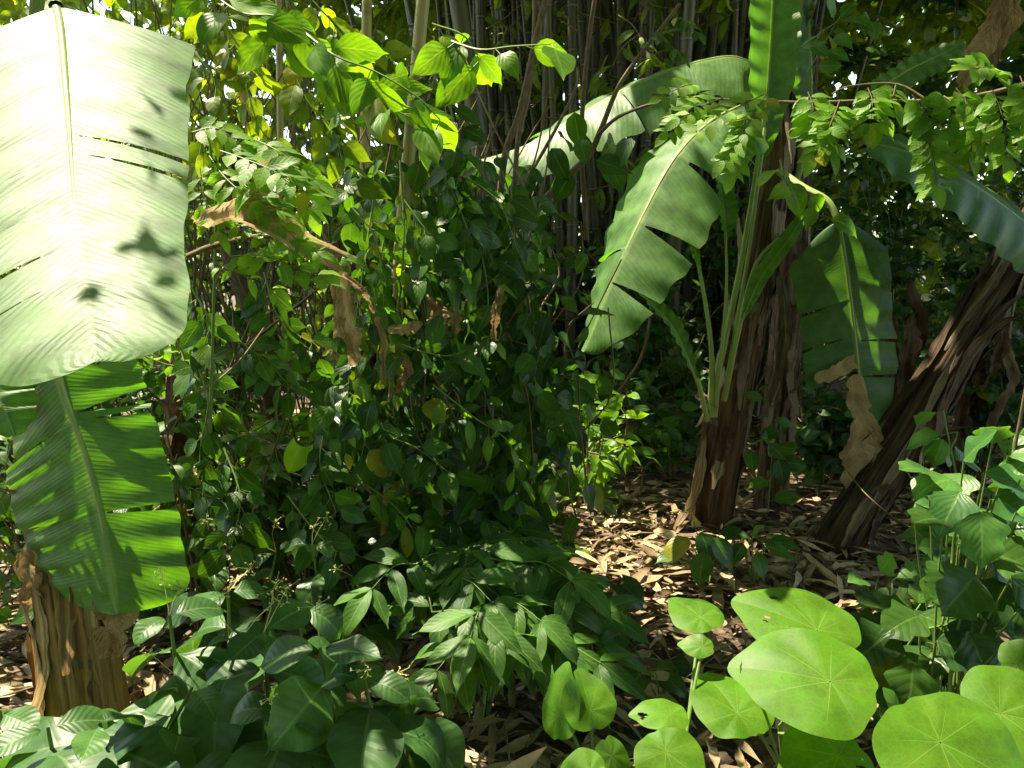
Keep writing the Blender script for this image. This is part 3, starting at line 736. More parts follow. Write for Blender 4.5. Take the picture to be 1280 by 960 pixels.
# ================================================================== LONE CULMS, POLES, SAPLINGS, LIANAS
def pole(name, label, cat, pts, r, mat, seg=10, n=30, group=None, rough=.02):
    pts = PL(pts); mb = MB(); tube(mb, spline(pts, n), r, seg, rs.rand(), rough=rough)
    o = mb.build(name, M[mat], origin=pts[0]); return tag(o, label, cat, group)
pole('bamboo_pole', 'slanting pale bamboo pole leaning at the upper left beside the big banana leaf', 'bamboo', [(225, -30, 3.9), (248, 20, 3.9), (290, 90, 4.0), (335, 172, 4.1)], [.028, .024], 'culm_pale')
pole('vine_pole', 'upright yellow green pole rising through the vine leaves', 'pole', [(478, 760, 3.2), (490, 560, 3.0), (499, 330, 2.9), (513, 170, 2.9), (532, -30, 2.9)], [.030, .024, .022, .024, .023], 'culm_pale')
pole('bamboo_pole', 'thick olive bamboo pole standing left of the bamboo clump', 'bamboo', [(640, 500, 6.0), (600, 190, 6), (575, 20, 6), (565, -40, 6)], [.07, .065], 'culm')
pole('bamboo_pole', 'yellow bamboo pole behind the hanging leaves at the top left', 'bamboo', [(455, 330, 5.0), (458, 60, 5), (460, -40, 5)], [.035, .03], 'culm_pale')
pole('bamboo_pole', 'thin yellow pole standing upright left of the vine covered pole', 'bamboo', [(352, 300, 4.6), (350, 120, 4.6), (348, -30, 4.6)], [.02, .018], 'culm_pale')
t = thing('forked_sapling', 'bare slim sapling with two forked stems before the bamboo', 'sapling', P(625, 300, 3.4)); mb = MB()
tube(mb, PL([(617, 420, 3.4), (628, 215, 3.4), (650, 140, 3.4), (672, 40, 3.4), (690, -30, 3.4)]), [.016, .013], 8, .3, 24)
mb.build('stem', M['twig'], t); mb = MB()
tube(mb, PL([(640, 420, 3.45), (645, 200, 3.45), (660, 120, 3.45), (668, 40, 3.42), (668, -30, 3.4)]), [.012, .010], 8, .6, 24)
mb.build('branch', M['twig'], t)
pole('slim_stem', 'straight thin bare stem just right of the forked sapling', 'sapling', [(733, 300, 3.6), (727, 170, 3.6), (735, 60, 3.6), (748, -30, 3.6)], [.012, .010], 'twig')
t = thing('leaning_sapling', 'thin sapling bending to the right with small leaves before the arched banana leaf', 'sapling', P(655, 285, 3.5)); mb = MB()
tube(mb, PL([(655, 280, 3.5), (695, 235, 3.5), (735, 195, 3.5), (750, 165, 3.5), (775, 105, 3.5), (815, 50, 3.5), (850, 5, 3.5)]), [.020, .014, .009, .007], 8, .4, 30); mb.build('stem', M['twig'], t)
mb = MB(); tube(mb, PL([(746, 170, 3.5), (775, 145, 3.45), (830, 125, 3.4), (870, 118, 3.4)]), [.009, .004], 6, .5, 16)
tube(mb, PL([(655, 230, 3.6), (690, 170, 3.6), (720, 110, 3.65), (722, 85, 3.7)]), [.010, .006], 6, .5, 16); mb.build('branch', M['twig'], t)
ml = MB()
for (a, b_) in (((800, 60), (835, 40)), ((820, 45), (850, 70)), ((840, 20), (870, 40)), ((830, 125), (860, 150)), ((860, 120), (890, 120))):
    m2 = MB(); pinnate(ml, m2, PL([(*a, 3.45), ((a[0] + b_[0]) / 2, (a[1] + b_[1]) / 2 - 4, 3.42), (*b_, 3.4)]), 4, .07); m2.build('twig', M['greenstem'], t)
leaves(ml, OV, PL([(718, 140, 3.45), (725, 175, 3.4), (760, 172, 3.45), (789, 172, 3.4), (700, 170, 3.4), (715, 215, 3.3), (760, 205, 3.5), (690, 185, 3.3), (745, 200, 3.4)]), unit(rs.randn(9, 3) * .4 + [0.1, 0, -.8]), rs.randn(9, 3) * .3 + [0, -.8, .4], rs.uniform(.13, .19, 9))
ml.build('foliage', M['vine'], t)
pole('slanting_trunk', 'dark slanting trunk in the shade left of the vine covered stump', 'tree trunk', [(352, 585, 4.3), (340, 500, 4.3), (325, 420, 4.3), (290, 330, 4.3), (270, 250, 4.3)], [.055, .05, .045, .035], 'bark', 14, 40, rough=.05)
LI = [('pale dry stick slanting across the shade right of the big banana leaf', [(222, 502, 2.6), (265, 480, 2.6), (300, 450, 2.6), (330, 410, 2.6)], [.004, .003]),
      ('thin vine looping around the curled pale leaf', [(345, 560, 2.8), (352, 585, 2.8), (390, 596, 2.8), (410, 582, 2.8), (350, 558, 2.82), (430, 557, 2.9), (470, 540, 2.95)], [.003, .002]),
      ('brown hooked root tip rising from the litter near the ferny shrub', [(800, 620, 5), (805, 590, 5), (815, 577, 5), (826, 582, 5)], [.008, .005]),
      ('thin dry vine trailing from the leaning banana stem to the lobed shrub', [(1060, 590, 3.7), (1085, 620, 3.5), (1130, 655, 3.3), (1180, 668, 3.0), (1215, 640, 2.8)], [.003, .002]),
      ('pale stalk rising upright at the right edge of the picture', [(1268, 640, 2.3), (1268, 570, 2.3), (1276, 520, 2.3), (1283, 480, 2.3)], [.006, .004]),
      ('grey liana hanging beside the vine covered stump', [(660, 330, 3.7), (665, 430, 3.7), (672, 520, 3.7), (660, 640, 3.8)], [.012, .014]),
      ('dark branch slanting through the shade behind the arched banana leaf', [(770, 495, 5.4), (800, 450, 5.4), (812, 400, 5.4), (815, 340, 5.5)], [.014, .008]),
      ('dead branch lying aslant before the second dark banana stem', [(925, 630, 4.3), (960, 600, 4.4), (990, 560, 4.5)], [.012, .008])]
for lab, pts, r in LI: pole('liana' if 'stick' not in lab and 'stalk' not in lab and 'branch' not in lab else ('dry_branch' if 'stalk' not in lab else 'bare_stalk'), lab, 'vine' if 'vine' in lab or 'liana' in lab else ('root' if 'root' in lab else 'branch'), pts, r, 'twig', 6, 24)
# tangle of brown twigs in the left shade
for (cx, cyy, Y_, nn, lab) in ((340, 600, 4.6, 70, 'tangle of thin brown stems in the shade around the slanting trunk'), (40, 820, 3.6, 40, 'tangle of dry brown stems at the left edge behind the tan banana stem'), (330, 380, 4.4, 60, 'upright brown stems crowding the shade above the slanting trunk'), (260, 120, 5.2, 50, 'tangle of thin twigs around the slanting pale bamboo pole')):
    mb = MB()
    for k in range(nn):
        p = P(cx + rs.randn() * 70, cyy + rs.uniform(40, 140), Y_ + rs.uniform(-.6, .6)); e = p + np.array([rs.randn() * .3, rs.randn() * .2, rs.uniform(.4, 1.5)])
        tube(mb, spline([p, (p + e) / 2 + rs.randn(3) * .1, e], 10), [rs.uniform(.004, .012), .003], 5, rs.rand())
    o = mb.build('twig_tangle', M['twig'], origin=P(cx, cyy, Y_)); tag(o, lab, 'twigs')

# ================================================================== CENTRE BANANA PLANT
t = thing('banana_plant', 'tall banana plant with a ragged brown stem and grey green arching leaves', 'banana plant', G(888, 655))
Y0 = G(888, 655)[1]
stem = [(886, 662, Y0), (896, 600, Y0), (908, 540, Y0), (925, 450, Y0), (945, 350, Y0), (962, 250, Y0), (974, 170, Y0), (985, 60, Y0), (992, -60, Y0)]
pseudostem(t, PL(stem), [.135, .13, .125, .12, .105, .09, .08, .075, .07], 'sheath', 5, 150, 84, 50, 'sheath', (.25, .9), pale=.45)
F_ = np.array([0, -.8, .6])
# erect leaf glowing above the petioles
petiole(t, PL([(884, 520, Y0 - .15), (903, 440, Y0 - .25), (922, 350, Y0 - .28), (938, 260, Y0 - .28), (952, 170, Y0 - .25), (957, 140, Y0 - .25)]), [.028, .017, .014, .012])
banana_leaf(t, PL([(950, 205, Y0 - .25), (957, 140, Y0 - .25), (963, 60, Y0 - .2), (968, -50, Y0 - .1)]), .15, .15, (0.1, -1, .15), 'banana', -.25, -.2, -.3, (), 60, 6, .02, .15, seed=3, tiplen=.05, baselen=.5, ribmat='petiole', label='upright glowing yellow green leaf')
petiole(t, PL([(985, 260, Y0), (1005, 190, Y0 - .1), (1014, 120, Y0 - .1)]), [.02, .014])
banana_leaf(t, PL([(1014, 140, Y0 - .1), (1014, 90, Y0 - .1), (1012, 20, Y0 - .05), (1012, -50, Y0)]), .02, .21, (.25, -1, .1), 'banana', .0, -.15, .2, (), 50, 6, .02, .15, seed=4, tiplen=.05, baselen=.3, label='second upright leaf')
# arched leaf to the left: its upper face catches the sun
banana_leaf(t, PL([(972, 110, Y0 + .15), (925, 72, Y0 + .1), (860, 80, Y0), (790, 106, Y0 - .1), (720, 145, Y0 - .15), (655, 182, Y0 - .2), (600, 200, Y0 - .25)]), .27, .36, (-.15, -.46, .88), 'banana', .2, .2, .45, ((1, .55, .2), (1, .72, .15, 2), (-1, .8, .3)), 90, 8, .02, .15, seed=6, tiplen=.35, label='long arched leaf with sun flecks')
# broad hanging leaf below it
banana_leaf(t, PL([(930, 130, Y0 - .15), (890, 150, Y0 - .35), (845, 195, Y0 - .55), (805, 265, Y0 - .7), (768, 345, Y0 - .8), (730, 440, Y0 - .85)]), .30, .32, [(-.45, -.72, .5), (-.5, -.6, .6), (-.72, -.22, .66)], 'banana', .2, .25, .4, ((1, .38, .3, 2), (1, .62, .15, 3), (1, .8, .1, 2), (-1, .7, .2, 2)), 100, 8, .02, .2, seed=7, tiplen=.5, label='broad hanging grey green leaf torn in two places')
# hanging leaf with withered tip
petiole(t, PL([(975, 215, Y0 - .1), (1005, 235, Y0 - .25), (1035, 252, Y0 - .35), (1049, 280, Y0 - .4)]), [.024, .02, .017])
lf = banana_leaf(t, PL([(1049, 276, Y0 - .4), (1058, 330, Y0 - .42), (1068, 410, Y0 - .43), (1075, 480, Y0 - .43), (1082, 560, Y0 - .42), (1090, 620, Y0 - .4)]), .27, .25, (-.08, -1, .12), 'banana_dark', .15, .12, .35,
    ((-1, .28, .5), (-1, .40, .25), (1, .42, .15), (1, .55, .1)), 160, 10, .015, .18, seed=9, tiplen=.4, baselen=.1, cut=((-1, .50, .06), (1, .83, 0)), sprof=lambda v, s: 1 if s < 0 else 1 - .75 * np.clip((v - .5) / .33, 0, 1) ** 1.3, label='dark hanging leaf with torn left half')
dead_leaf(t, PL([(1068, 470, Y0 - .44), (1074, 520, Y0 - .45), (1080, 560, Y0 - .46), (1084, 605, Y0 - .46)]), [.04, .07, .14, .09], (0, -1, .1), 4, .55, 'withered_tip', nl=34, rag=.5)
dead_leaf(t, PL([(1018, 474, Y0 - .46), (1042, 466, Y0 - .46), (1068, 452, Y0 - .45)]), [.03, .04, .04], (0, -1, .1), 14, .4, 'withered_edge', nl=20, rag=.3)
# sucker leaves and pale petioles at the stem
for (pp, r, bl, w, sd) in (
    ([(888, 520, Y0 - .2), (890, 450, Y0 - .3), (882, 380, Y0 - .35), (868, 310, Y0 - .38), (852, 264, Y0 - .4)], [.022, .014, .010, .008], [(875, 335, Y0 - .38), (862, 290, Y0 - .4), (846, 250, Y0 - .42)], .035, 1),
    ([(893, 520, Y0 - .2), (902, 440, Y0 - .35), (908, 360, Y0 - .38), (907, 290, Y0 - .4)], [.018, .011, .008, .007], [(908, 300, Y0 - .4), (905, 260, Y0 - .4), (898, 215, Y0 - .42)], .07, 2),
    ([(905, 500, Y0 - .2), (922, 420, Y0 - .35), (945, 330, Y0 - .38), (985, 290, Y0 - .4), (1010, 272, Y0 - .42)], [.019, .013, .010, .008], [(928, 400, Y0 - .42), (950, 350, Y0 - .45), (985, 300, Y0 - .5), (1008, 265, Y0 - .5)], .055, 3),
    ([(884, 525, Y0 - .2), (876, 490, Y0 - .3), (862, 445, Y0 - .35), (835, 400, Y0 - .4)], [.016, .010, .007], [(872, 478, Y0 - .36), (845, 415, Y0 - .4), (820, 385, Y0 - .42), (790, 352, Y0 - .45)], .05, 4),
    ([(910, 470, Y0 - .2), (925, 380, Y0 - .32), (938, 300, Y0 - .36), (950, 210, Y0 - .36), (956, 160, Y0 - .33)], [.014, .010, .009], None, 0, 5)):
    petiole(t, PL(pp), r)
    if bl: banana_leaf(t, PL(bl), w, w, (.3 * (-1) ** sd, -1, .4), 'banana', -.3, -.3, -.6, (), 30, 4, .02, .2, name='sucker_leaf', rib=.008, seed=sd, baselen=.35, tiplen=.5)
dead_leaf(t, PL([(975, 345, Y0 - .15), (980, 390, Y0 - .2), (975, 440, Y0 - .2), (955, 520, Y0 - .17)]), [.03, .05, .05, .03], (0, -1, 0), 21, 1.6, 'dry_sheath_flap', nl=40, mat='sheath_pale')
dead_leaf(t, PL([(872, 490, Y0 - .2), (880, 500, Y0 - .22), (888, 530, Y0 - .2)]), [.03, .05, .04], (0, -1, 0), 22, 1.2, 'dry_sheath_flap', nl=24, mat='sheath_pale')

t = thing('banana_plant', 'second dark banana stem close behind the tall banana plant', 'banana plant', G(966, 642))
Y1 = G(966, 642)[1] + .1
pseudostem(t, PL([(964, 645, Y1), (970, 560, Y1), (980, 450, Y1), (990, 340, Y1), (1000, 200, Y1), (1010, 60, Y1)]), [.10, .095, .09, .08, .07, .06], 'sheath', 8, 90, 60, 16, 'sheath')

# leaning plant
Y2 = G(1048, 688)[1]
t = thing('banana_plant', 'leaning banana plant with a fibrous brown stem slanting to the right', 'banana plant', G(1048, 688))
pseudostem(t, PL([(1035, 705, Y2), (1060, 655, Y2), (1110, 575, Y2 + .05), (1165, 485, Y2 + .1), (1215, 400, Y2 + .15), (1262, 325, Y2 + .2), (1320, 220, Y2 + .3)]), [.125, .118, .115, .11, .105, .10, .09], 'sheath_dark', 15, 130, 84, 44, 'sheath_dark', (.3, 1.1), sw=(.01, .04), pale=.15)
petiole(t, PL([(1320, 230, Y2 + .2), (1350, 280, Y2 - .1), (1345, 330, Y2 - .3)]), [.03, .02])
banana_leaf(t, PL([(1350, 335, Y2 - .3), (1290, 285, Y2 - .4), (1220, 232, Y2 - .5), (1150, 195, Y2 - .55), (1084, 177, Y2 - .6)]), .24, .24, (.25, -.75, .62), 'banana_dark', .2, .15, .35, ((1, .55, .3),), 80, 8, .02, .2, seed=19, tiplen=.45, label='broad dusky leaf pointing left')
banana_leaf(t, PL([(1090, 118, Y2 + .3), (1135, 88, Y2 + .3), (1180, 66, Y2 + .3), (1206, 52, Y2 + .3)]), .09, .09, (-.2, -.8, .6), 'banana', .1, .1, .3, (), 40, 5, .02, .2, seed=23, tiplen=.4, label='small mid green leaf pointing up')
dead_leaf(t, PL([(1262, -40, Y2), (1250, 10, Y2), (1228, 55, Y2 - .05), (1200, 105, Y2 - .1)]), [.04, .055, .06, .045], (-.2, -1, .1), 31, .8, nl=44)
dead_leaf(t, PL([(1275, -40, Y2 + .05), (1262, 20, Y2), (1245, 60, Y2), (1238, 85, Y2)]), [.05, .06, .05, .03], (-.2, -1, .1), 33, 1.1, nl=34)

# right-hand brown debris behind the leaning stem
t = thing('dead_banana_clump', 'dark heap of dead banana leaves hanging behind the leaning stem', 'dead leaves', G(1200, 640))
for k in range(16):
    x, y = rs.uniform(1110, 1290), rs.uniform(350, 560); Yk = Y2 + rs.uniform(.4, 1.2)
    dead_leaf(t, PL([(x, y, Yk), (x - 8 + rs.randn() * 10, y + 60, Yk - .05), (x - 20 + rs.randn() * 20, y + 130, Yk)]), [.03, .06, .05, .02], (rs.randn() * .4, -1, 0), 40 + k, 1.1, nl=30, mat='sheath', nh=4)

# ================================================================== NEAR LEFT BANANA PLANT
gb = G(105, 968)
t = thing('banana_plant', 'near banana plant with a huge sunlit leaf hanging in from the left', 'banana plant', gb)
Yb = gb[1]
pseudostem(t, PL([(108, 985, Yb), (103, 900, Yb), (95, 820, Yb + .02), (84, 740, Yb + .06), (70, 650, Yb + .1), (58, 540, Yb + .15)]), [.125, .115, .105, .10, .09, .07], 'sheath_tan', 25, 110, 72, 12, 'sheath_tan', (.25, .6), sw=(.02, .045))
petiole(t, PL([(58, 560, Yb + .15), (40, 360, 2.75), (42, 100, 2.85), (52, -70, 2.75), (60, -60, 2.5), (70, 8, 2.33)]), [.04, .03, .024, .02])
banana_leaf(t, PL([(70, 8, 2.32), (76, 40, 2.23), (84, 130, 2.02), (94, 260, 1.76), (108, 370, 1.55), (121, 452, 1.42)]), .37, .325, [(.06, -.5, .86), (.06, -.55, .83), (.06, -.65, .76)], 'banana', .0, .0, .22,
    ((1, .44, .15), (1, .49, .2), (-1, .5, .5), (-1, .62, .4), (-1, .72, .4), (-1, .8, .3)), 170, 12, .006, .5, seed=41, tj=.05, rib=.014, label='huge sunlit upper leaf', prof=lambda v: np.minimum(1, (v / .03)) ** .5 * (1 - .54 * v) * np.clip(1 - np.clip((v - .84) / .16, 0, 1) ** 2.4, 0, 1) ** .6)
petiole(t, PL([(58, 560, Yb + .12), (50, 470, Yb + .1), (55, 430, Yb), (62, 428, 2.23)]), [.03, .02])
banana_leaf(t, PL([(62, 425, 2.14), (78, 490, 2.12), (103, 560, 2.10), (124, 640, 2.08), (139, 715, 2.07), (146, 768, 2.07)]), .36, .20, [(.05, -1, .0), (.05, -1, .0)], 'banana', .45, .3, .3,
    ((1, .27, .15, 2), (1, .30, .35), (-1, .30, .2), (1, .63, .1), (-1, .62, .7)), 110, 10, .012, .10, seed=43, tiplen=.16, baselen=.08, rib=.012, label='lower torn leaf glowing green')
banana_leaf(t, PL([(-70, 400, 2.2), (-30, 450, 2.15), (0, 500, 2.1), (18, 545, 2.08)]), .09, .10, (.1, -.9, .4), 'banana', .1, .2, .3, (), 50, 6, .02, .2, seed=47, tiplen=.5, label='small leaf with a yellowed edge')
banana_leaf(t, PL([(20, 480, 2.3), (45, 510, 2.25), (75, 500, 2.2), (95, 475, 2.2)]), .05, .06, (.0, -.7, .6), 'banana', .1, .2, .3, (), 40, 5, .02, .2, seed=49, tiplen=.4, name='sucker_leaf')
dead_leaf(t, PL([(130, 740, Yb - .1), (140, 780, Yb - .12), (135, 820, Yb - .12)]), [.04, .06, .03], (0, -1, .1), 51, .8, nl=24)
dead_leaf(t, PL([(30, 690, Yb), (38, 730, Yb - .02), (45, 760, Yb)]), [.03, .05, .03], (0, -1, .1), 52, .8, nl=24)

# pale dry stem between the near plant and the shade
t = thing('dead_banana_plant', 'pale papery dead banana stem right of the torn hanging leaf', 'banana plant', G(240, 760))
Y3 = 3.3
pseudostem(t, PL([(238, 800, Y3), (232, 700, Y3), (226, 620, Y3), (222, 540, Y3), (220, 470, Y3)]), [.05, .05, .045, .04, .03], 'sheath_tan', 61, 70, 40, 10, 'sheath', (.2, .5), sw=(.02, .05))

# ================================================================== VINE-COVERED STUMP
t = thing('vine_covered_banana', 'dead banana stump smothered in dark glossy climbing leaves', 'vine', G(520, 760))
pseudostem(t, PL([(500, 740, 3.5), (495, 640, 3.5), (470, 520, 3.5), (450, 400, 3.5), (440, 300, 3.5)]), [.10, .10, .09, .09, .07], 'sheath', 71, 90, 50, 8, 'sheath_tan')
pseudostem(t, PL([(600, 720, 3.9), (600, 560, 3.9), (585, 400, 3.8), (570, 330, 3.7)]), [.10, .10, .10, .09], 'sheath', 72, 80, 50, 8, 'sheath')
REG = [(470, 260, 60, 70, 3.1), (560, 260, 75, 80, 3.2), (625, 265, 50, 60, 3.3), (500, 360, 75, 60, 3.1), (600, 350, 90, 70, 3.2), (635, 400, 45, 60, 3.4), (560, 440, 110, 70, 3.1),
       (660, 460, 80, 70, 3.3), (500, 520, 80, 70, 3.0), (600, 540, 100, 70, 3.1), (670, 545, 45, 60, 3.4), (540, 620, 100, 60, 3.0), (640, 620, 70, 60, 3.2), (430, 470, 40, 60, 2.9), (560, 690, 70, 50, 3.0)]
ml, ms = MB(), MB(); pos = []
for (cx, cyy, ax, ay, Y_) in REG:
    m = int(ax * ay / 42); q = rs.randn(m, 2) * .55
    for i in range(m): pos.append(P(cx + q[i, 0] * ax, cyy + q[i, 1] * ay, Y_ + rs.uniform(-.25, .45)))
pos = np.array(pos); n = len(pos); d, nr = hang(n, .9, .75, .5)
leaves(ml, OV, pos, d, nr, rs.uniform(.065, .145, n), rs.rand(n) ** 1.6, rs.uniform(.9, 1.25, n))
for k in range(90):
    p = pos[rs.randint(n)]; e = p + np.array([rs.randn() * .15, rs.randn() * .1, rs.uniform(.2, .6)]); tube(ms, spline([p, (p + e) / 2 + rs.randn(3) * .05, e], 8), [.004, .003], 4, rs.rand())
ml.build('foliage', M['vine'], t); ms.build('stem', M['twig'], t)
DL = [([(432, 318, 2.9), (430, 365, 2.9), (436, 405, 2.9), (442, 455, 2.95)], [.02, .045, .05, .015]), ([(430, 340, 2.85), (452, 365, 2.8), (470, 388, 2.85)], [.012, .02, .012]), ([(418, 345, 2.9), (422, 390, 2.88), (418, 450, 2.9)], [.015, .03, .015]), ([(545, 355, 3.0), (548, 390, 2.95), (556, 420, 3.0)], [.025, .045, .03]), ([(535, 350, 3.0), (540, 380, 2.95), (552, 405, 3.0)], [.012, .025, .012]),
      ([(566, 360, 3.0), (570, 395, 2.98), (565, 425, 3.0)], [.02, .03, .012]), ([(624, 358, 3.05), (620, 395, 3.0), (614, 430, 3.05)], [.02, .022, .02]), ([(485, 410, 2.9), (505, 412, 2.88), (525, 405, 2.9)], [.02, .03, .015]), ([(495, 440, 2.95), (508, 455, 2.95), (500, 490, 3.)], [.02, .03, .015]), ([(470, 395, 2.9), (480, 430, 2.9), (478, 480, 2.9)], [.01, .02, .01])]
for k, (pts, w) in enumerate(DL): dead_leaf(t, PL([(x, y, Y_ - .22) for x, y, Y_ in pts]), [q * .95 for q in w], (rs.randn() * .3, -1, .2), 80 + k, 1.5, nl=26, nh=5)

t = thing('fallen_banana_leaf', 'long folded dry brown banana leaf caught in the bushes right of the sunlit leaf', 'dead leaf', P(245, 272, 2.6))
dead_leaf(t, PL([(240, 272, 2.5), (270, 268, 2.4), (300, 266, 2.3), (345, 282, 2.3), (390, 305, 2.35), (440, 330, 2.4)]), [.01, .06, .075, .07, .055, .035], (.2, -.8, .6), 91, .9, 'blade', nl=54, rag=.25)
b = MB(); tube(b, PL([(300, 262, 2.33), (380, 296, 2.36), (450, 330, 2.42)]), [.008, .005], 6, .5, 16); b.build('rib', M['sheath_tan'], t)
pole('dry_branch', 'pale curved dry branch under the folded brown banana leaf', 'branch', [(235, 320, 2.55), (270, 306, 2.5), (330, 295, 2.5), (380, 302, 2.5), (445, 330, 2.6)], [.009, .007], 'twig')

# the curled green pod/leaf under the slanting trunk
t = thing('curled_leaf', 'pale green curled leaf lit by the sun below the slanting trunk', 'leaf', P(365, 572, 2.75)); ml = MB()
leaves(ml, HT, PL([(376, 558, 2.75)]), np.array([[-.4, -.1, -.9]]), np.array([[.5, -.8, .5]]), .11, .9); ml.build('blade', M['bright'], t)

# ================================================================== LEAFY SPRIGS OF THE LEFT AND THE TOP
def sprig_thing(name, label, paths, n, L, mat, smat='greenstem', fam_=None, **kw):
    t = thing(name, label, 'climber', P(*paths[0][0])); ml, ms = MB(), MB()
    for p in paths: sprig(ml, ms, PL(p), n, L, fam_, **kw)
    ms.build('stem', M[smat], t); ml.build('foliage', M[mat], t); return t
sprig_thing('climbing_vine', 'narrow leaved climber threading through the dark vine leaves of the stump', [[(440, 260, 2.8), (470, 300, 2.75), (480, 380, 2.8), (470, 460, 2.8)], [(600, 300, 3.0), (610, 380, 2.95), (600, 460, 2.95), (620, 540, 3.)], [(540, 480, 2.8), (590, 520, 2.8), (640, 560, 2.85), (650, 640, 2.9)], [(450, 600, 2.8), (500, 640, 2.75), (540, 700, 2.75)]], 13, .12, 'bright', fam_=ELC, down=.7, face=.7, up=.5)
sprig_thing('climbing_vine', 'small leaved yellowish climber hanging along the upright pole', [[(500, 200, 2.75), (505, 300, 2.75), (495, 420, 2.8), (490, 560, 2.85)], [(470, 230, 2.8), (455, 330, 2.8), (440, 440, 2.8), (430, 560, 2.8)]], 26, .065, 'thicket', fam_=PN, down=.6, face=.6, up=.5, stalk=.02)
sprig_thing('climbing_vine', 'bright green vine with large hanging leaves at the top beside the huge banana leaf', [[(250, -20, 2.3), (300, 15, 2.2), (345, 20, 2.2), (390, 40, 2.2)], [(300, -20, 2.3), (340, 10, 2.3), (350, 50, 2.3)]], 8, .14, 'bright', down=.7, face=.8, up=.4)
sprig_thing('climbing_vine', 'bright green vine with glossy leaves left of the upright pole', [[(380, 40, 2.2), (420, 70, 2.1), (470, 90, 2.1), (520, 120, 2.1), (550, 150, 2.1)], [(400, 90, 2.2), (440, 100, 2.15), (480, 130, 2.1), (520, 150, 2.1)], [(410, 20, 2.3), (440, 60, 2.3), (455, 130, 2.2)]], 9, .15, 'bright', down=.45, face=.7, up=.5)
sprig_thing('climbing_vine', 'vine twig with three broad leaves hanging before the bamboo', [[(560, 50, 2.4), (600, 62, 2.3), (640, 58, 2.3), (690, 55, 2.3)], [(540, 30, 2.4), (580, 45, 2.4), (600, 75, 2.4)]], 5, .16, 'bright', down=.8, face=.9, up=.25)
sprig_thing('climbing_vine', 'mid green vine leaves clinging around the upright pole', [[(515, 60, 2.85), (545, 100, 2.8), (570, 160, 2.75), (575, 230, 2.8)], [(520, 180, 2.8), (560, 230, 2.8), (590, 300, 2.8)], [(505, 250, 2.8), (540, 300, 2.75), (560, 340, 2.8)], [(560, 210, 2.9), (620, 250, 2.9), (650, 320, 2.9)], [(480, 300, 2.8), (470, 360, 2.8), (460, 420, 2.8)], [(500, 330, 2.8), (530, 340, 2.75), (575, 345, 2.75)]], 13, .125, 'vine', tint=None, down=.8, face=.8, up=.4)
sprig_thing('climbing_vine', 'sunlit pair of vine sprays in the middle of the vine covered stump', [[(500, 430, 2.75), (530, 440, 2.7), (560, 445, 2.7), (580, 440, 2.7)], [(470, 540, 2.75), (520, 560, 2.75), (560, 590, 2.75)], [(440, 480, 2.75), (460, 520, 2.75), (450, 580, 2.8)]], 8, .14, 'vine', down=.5, face=.8, up=.5)
sprig_thing('climbing_vine', 'pale green vine leaves tumbling through the top left thicket', [[(240, 60, 3.), (270, 110, 2.9), (250, 190, 2.8), (250, 240, 2.8)], [(360, 60, 2.9), (380, 120, 2.8), (420, 170, 2.8), (430, 230, 2.8)], [(300, 60, 3.2), (320, 150, 3.2), (360, 200, 3.2)], [(260, 0, 3.), (300, 60, 3.), (330, 100, 3.0)], [(380, -10, 3.2), (430, 40, 3.2), (470, 60, 3.2)]], 14, .13, 'thicket', fam_=OV, down=.6, face=.6, up=.5)
sprig_thing('climbing_vine', 'shaded green leaves hanging right of the torn banana leaf', [[(240, 440, 2.7), (260, 500, 2.6), (250, 570, 2.6), (260, 640, 2.6)], [(290, 420, 2.7), (330, 450, 2.7), (360, 480, 2.7)], [(330, 340, 2.8), (350, 400, 2.8), (390, 430, 2.8)], [(240, 360, 2.6), (262, 410, 2.6), (240, 470, 2.7)], [(280, 560, 2.7), (300, 620, 2.6), (290, 680, 2.5)], [(410, 520, 2.8), (400, 580, 2.7), (420, 640, 2.7)], [(360, 620, 2.7), (390, 660, 2.6), (420, 690, 2.5)]], 13, .125, 'vine', down=.7, face=.7, up=.5)
sprig_thing('climbing_vine', 'dark leafy vine hanging above the litter left of the upright banana stem', [[(655, 250, 3.3), (665, 300, 3.3), (665, 360, 3.3), (670, 440, 3.3)], [(640, 230, 3.4), (655, 320, 3.4), (660, 420, 3.4)]], 10, .15, 'vine', tint=.2, down=.8, face=.7, up=.4)
sprig_thing('climbing_vine', 'few glossy leaves on a twig before the bare part of the upright banana stem', [[(975, 200, 3.6), (985, 230, 3.5), (1010, 240, 3.5), (1030, 270, 3.5)]], 6, .17, 'bright', down=.7, face=.7, up=.4)
sprig_thing('climbing_vine', 'small dark leaves climbing the upright banana stem near its base', [[(960, 640, 4.2), (965, 560, 4.2), (960, 500, 4.2)], [(930, 560, 4.2), (960, 550, 4.1), (975, 580, 4.1)]], 6, .17, 'vine', down=.5, face=.8, up=.5)
sprig_thing('climbing_vine', 'pale leaves of a climber at the top right above the leaflet branch', [[(1000, 60, 3.6), (1035, 35, 3.6), (1060, 20, 3.6), (1085, 20, 3.6)], [(1010, 90, 3.6), (1050, 20, 3.6)]], 7, .12, 'vine', tint=.8, down=.8, face=.7, up=.4)

t = thing('shadow_twig', 'unseen leafy twig added to cast shadows on the huge sunlit banana leaf', 'branch', P(230, 100, 2.2) + SUN * 2.); ml, ms = MB(), MB()
c0 = P(225, 90, 2.1) + SUN * 2.0  # twig set out of view on the sun's path to shadow the leaf
for k in range(7):
    p = c0 + np.array([.45, .2 - .05 * k, .06 * k - .25]); e = c0 + np.array([-.02 - .06 * (k % 3), .12 - .10 * k, .10 - .03 * k])
    sprig(ml, ms, [p, (p + e) / 2 + [0, .03, .05], e], 10, .10, OV if k % 2 else ELC, down=.2, face=.1, up=.9)
ms.build('stem', M['greenstem'], t); ml.build('foliage', M['bright'], t)

